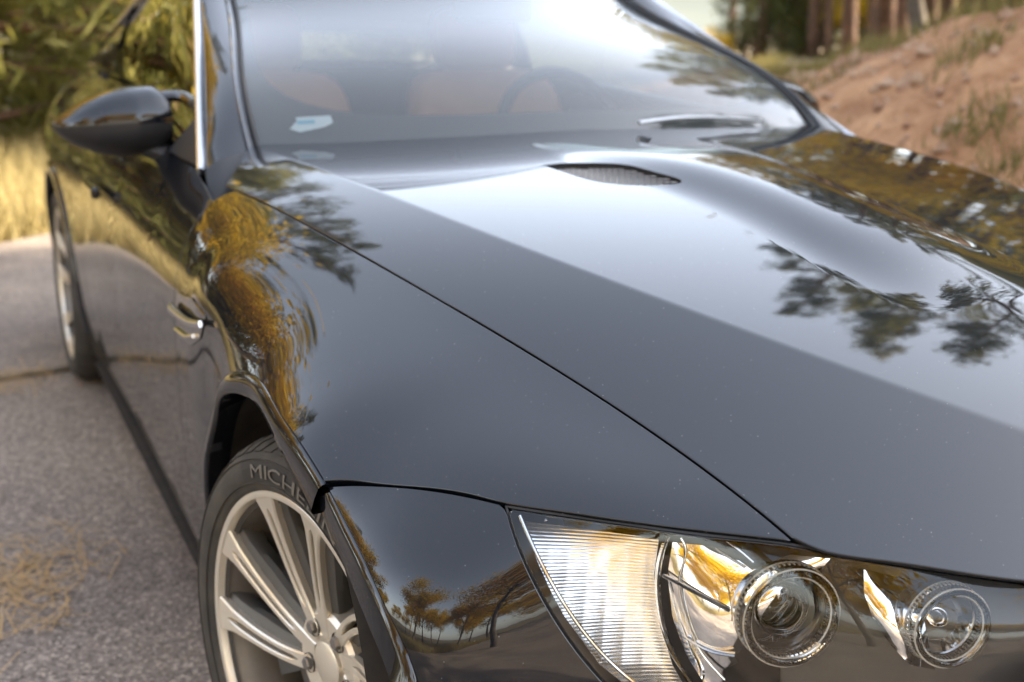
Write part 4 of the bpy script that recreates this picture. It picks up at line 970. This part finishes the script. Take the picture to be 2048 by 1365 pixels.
mc = un(985, 18, y=1.62); Geo().box(mc, (.115, .018, .035), bev=.012).obj('rear_view_mirror', CABIN, car)
# paper sticker inside the glass, wiper
def on_wind(u, v):
    d = ray(u, v); best = None
    for s in np.linspace(-1, 1, 81):
        for t in np.linspace(0, .6, 61):
            p = wind(s, t); k = (p-CAM) @ d/(d @ d); e = np.linalg.norm(CAM+d*k-p)
            if best is None or e < best[0]: best = (e, p)
    return best[1]
sk = [on_wind(u, v)+[0, .0006, -.0012] for u, v in ((590, 235), (654, 229), (663, 235), (664, 248), (658, 254), (596, 262), (588, 257), (586, 241))]
st = Geo().add(sk, [tuple(range(8))]).obj('windscreen_sticker', WHITE, car, smooth=False)
sk = [on_wind(u, v)+[0, .0003, -.0006] for u, v in ((594, 241), (632, 237), (633, 247), (596, 251))]
Geo().add(np.array(sk), [(0, 1, 2, 3)]).obj('sticker_print', BLUE, st, smooth=False)
wp = [on_wind(u, v)+[0, -.016, .014] for u, v in ((1270, 254), (1340, 249), (1420, 248), (1508, 252))]
Geo().tube(smooth_curve(wp, .02), .0045, 8, sx=1.4).obj('wiper_arm', simple('wiper_grey', (.55, .56, .57), .35, metal=.8), car)

# ---- wheels
def wheel(center, steer, left=False):
    root = empty('wheel', center, car); root.rotation_euler = (0, 0, steer+(math.pi if left else 0))
    ax = (-1, 0, 0)                                       # outwards
    def lat(name, prof, m, k=96, sharp=35): return Geo().lathe(prof, (0, 0, 0), ax, k).obj(name, m, root, sharp=sharp)
    # tyre: (radius, outward offset) measured from the rim face
    lat('tyre', [(.236, -.012), (.2535, -.004), (.2565, .002), (.262, .006), (.275, .0105), (.290, .011), (.303, .006), (.3125, -.004), (.3195, -.017), (.3235, -.030), (.3255, -.05), (.3265, -.09), (.327, -.12), (.3255, -.19), (.3195, -.222), (.30, -.245), (.262, -.238), (.236, -.22)], TYRE, 128)
    for r0, o0 in ((.2685, .0098), (.3015, .0080)): lat('tyre_bead_line', [(r0-.0008, o0-.001), (r0-.0004, o0+.0009), (r0+.0004, o0+.0009), (r0+.0008, o0-.001)], TYRE)
    # shoulder blocks
    g = Geo()
    for i in range(64):
        a = 2*math.pi*i/64
        for a_, b_ in (((.3100, .0005), (.3285, -.046)),):
            w0 = .0092
            for sg in (1,):
                da = math.radians(2.0); P = []
                for (r, o) in ((.311, .0010), (.3205, -.0125), (.3265, -.030), (.3288, -.050)):
                    for t in (-da, da): P.append((-o, -r*math.cos(a+t+o*2.5), r*math.sin(a+t+o*2.5)))
                P2 = [(p[0]+.008, p[1]*.985, p[2]*.985) for p in P]
                F = [(2*j, 2*j+1, 2*j+3, 2*j+2) for j in range(3)]+[(8+2*j, 2*j, 2*j+2, 8+2*j+2) for j in range(3)]+[(2*j+1, 8+2*j+1, 8+2*j+3, 2*j+3) for j in range(3)]+[(0, 8, 9, 1)]
                g.add(P+P2, F)
    fix_normals(g.obj('tread_blocks', TYRE, root, smooth=False))
    lat('rim', [(.2575, -.006), (.2575, .0005), (.2555, .0025), (.2505, .0030), (.2465, .0015), (.2440, -.004), (.2425, -.014)], RIMSIL, 128, 30)
    lat('rim_barrel', [(.2425, -.014), (.2380, -.024), (.2330, -.045), (.2300, -.09), (.2290, -.16), (.236, -.215)], RIMBARREL, 96, 30)
    def dish(r): return -.052*(1-(min(r, .25)/.25)**1.6)+.001
    rs = np.linspace(.040, .2475, 26)
    cen = [math.radians(39+36*k+(3.5 if k % 2 else -1.5)) for k in range(10)]
    def sp_mesh():
        g = Geo(); g2 = Geo()
        def th(r): return math.radians(27)*(1-r/.2475)**1.15
        def wdt(r): return np.interp(r, [.04, .07, .12, .18, .22, .2475], [.011, .0125, .0125, .0145, .0185, .028])
        def slot(r): return np.interp(r, [.04, .085, .10, .14, .2, .222, .228, .25], [.0, .0, .0030, .0042, .0050, .0042, .0, .0])
        def pt(r, off, dz): a = th(r)+off/r; return (-(dish(r)+dz), -r*math.cos(a), r*math.sin(a))
        for sg in (-1, 1):
            G = []
            for r in rs:
                w0, s0 = wdt(r), slot(r); b = .0016
                G.append([pt(r, sg*s0, -.016), pt(r, sg*s0, -b), pt(r, sg*(s0+b*(s0 > 0)), 0), pt(r, sg*(w0-b*1.5), 0), pt(r, sg*w0, -b*1.5), pt(r, sg*(w0-.001), -.012)])
            g.grid(G, flip=sg > 0)
        G = []                                             # recessed web and flanks
        for r in rs:
            w0 = wdt(r); web = np.interp(r, [.04, .1, .17, .225, .2475], [.004, .013, .017, .010, .006])
            G.append([pt(r, -w0-web*.3, -.045), pt(r, -w0-web, -.026), pt(r, -w0-web*.85, -.0165), pt(r, -w0+.0015, -.0115), pt(r, -w0*.55, -.034), pt(r, w0*.55, -.034), pt(r, w0-.0015, -.0125), pt(r, w0+.002, -.03), pt(r, w0-.004, -.045)])
        g2.grid(G)
        return g, g2
    g, g2 = sp_mesh()
    sp0, wb0 = fix_normals(g.obj('spoke', RIMSIL, root, sharp=40)), fix_normals(g2.obj('spoke_web', RIMGREY, root, sharp=40))
    for k, a in enumerate(cen):
        if k == 0: s1, w1 = sp0, wb0
        else:
            s1, w1 = sp0.copy(), wb0.copy(); COL.objects.link(s1); COL.objects.link(w1)
        for o in (s1, w1): o.rotation_euler = (-a, 0, 0); o.parent = root
    lat('hub_cap', [(.0005, dish(0)+.010), (.026, dish(0)+.0095), (.033, dish(0)+.006), (.034, dish(0)-.001), (.047, dish(.04)-.0005), (.072, dish(.065)-.001), (.078, dish(.07)-.008), (.080, -.09)], RIMSIL, 64, 30)
    for k in range(5):
        a = math.radians(39+18+72*k); c = np.array([-(dish(.055)-.004), -.056*math.cos(a), .056*math.sin(a)])
        Geo().lathe([(.0145, .0056), (.0145, .002), (.0005, .0015)], c, ax, 24).obj('bolt_pocket', RIMGREY, root)
        Geo().lathe([(.0005, .012), (.0085, .012), (.0095, .010), (.0095, .0)], c, ax, 6).obj('wheel_bolt', DISC, root, smooth=False)
    lat('brake_disc', [(.07, -.085), (.085, -.085), (.178, -.084), (.180, -.087), (.180, -.112), (.07, -.114)], DISC, 72)
    gc = Geo()
    for t in np.linspace(0, 1, 1):
        P = []
        for a in np.linspace(math.radians(150), math.radians(210), 10): P.append([(-o, -r*math.cos(a), r*math.sin(a)) for r, o in ((.195, -.06), (.118, -.058), (.112, -.07), (.112, -.13), (.195, -.135), (.20, -.12), (.20, -.07))])
        gc.grid(P, closed_v=True); gc.F.append(tuple(range(7))); gc.F.append(tuple(63+i for i in range(7))[::-1])
    fix_normals(gc.obj('brake_caliper', CALIPER, root, sharp=30))
    lat('brake_shield', [(.03, -.135), (.15, -.138), (.20, -.14)], LINER, 48)
    return root
wheels = [wheel((-.863, -.02, .327), .225)]
def wheel_copy(center, steer):
    src = wheels[0]; r = src.copy(); COL.objects.link(r); r.location = center; r.rotation_euler = (0, 0, steer); r.parent = car
    for c in list(src.children): d = c.copy(); COL.objects.link(d); d.parent = r
    return r
def side_text(root):
    cu = bpy.data.curves.new('txt', 'FONT'); cu.body = 'MICHELIN'; cu.size = 1; cu.extrude = .02; cu.align_x = 'LEFT'
    to = bpy.data.objects.new('txt', cu); COL.objects.link(to); dg = bpy.context.evaluated_depsgraph_get(); dg.update()
    me = bpy.data.meshes.new_from_object(to.evaluated_get(dg)); bpy.data.objects.remove(to)
    V = np.array([v.co for v in me.vertices]); F = [tuple(p.vertices) for p in me.polygons]
    V[:, 0] -= V[:, 0].min(); k = 1/V[:, 1].max(); hgt = .0185; span = math.radians(47); L = V[:, 0].max()
    a0 = math.radians(108); out = []
    def sw_(r): return np.interp(r, [.262, .275, .290, .303, .3125], [.006, .0105, .011, .006, -.004])
    for x, y, z in V:
        a = a0-x/L*span; r = .2765+y*k*hgt; o = sw_(r)+.0026+z*.02; out.append((-o, -r*math.cos(a), r*math.sin(a)))
    build('tyre_lettering', out, F, LETTER, root, smooth=False)
    G = [[(-(sw_(r)+.0004), -r*math.cos(a), r*math.sin(a)) for r in np.linspace(.2725, .2990, 6)] for a in np.linspace(a0+math.radians(7), a0-span-.03, 40)]
    fix_normals(Geo().grid(G).obj('tyre_name_band', TYREDARK, root))
wheel_copy((-.885, 2.761, .327), 0); wheel_copy((.863, .02, .327), math.pi+.225); wheel_copy((.885, 2.761, .327), math.pi)
side_text(wheels[0])
# arch liners
for sx in (-1, 1):
    for cy in (AX[0], 2.761):
        G = [[(sx*x, cy-r*math.cos(a), .335+r*math.sin(a)) for x, r in ((.865, .374), (.80, .392), (.60, .392), (.52, .30), (.50, .02))] for a in np.linspace(-.45, math.pi+.45, 40)]
        fix_normals(Geo().grid(G).obj('wheel_arch_liner', LINER, car))
# floor pan and rear valance so that no light passes under the body
fix_normals(Geo().grid([[(s*w, y, z) for s in (-1, -.5, 0, .5, 1)] for y, w, z in ((-.80, .5, .17), (-.45, .80, .16), (.45, .50, .16), (.55, .86, .165), (2.3, .86, .165), (2.45, .5, .17), (3.2, .8, .2), (3.66, .75, .3))]).obj('floor_pan', LINER, car))
fix_normals(Geo().grid([[(s*.80, 3.64+.05*(1-s*s), z) for s in np.linspace(-1, 1, 9)] for z in (.22, .5, .7)]).obj('rear_bumper', PAINT, car))
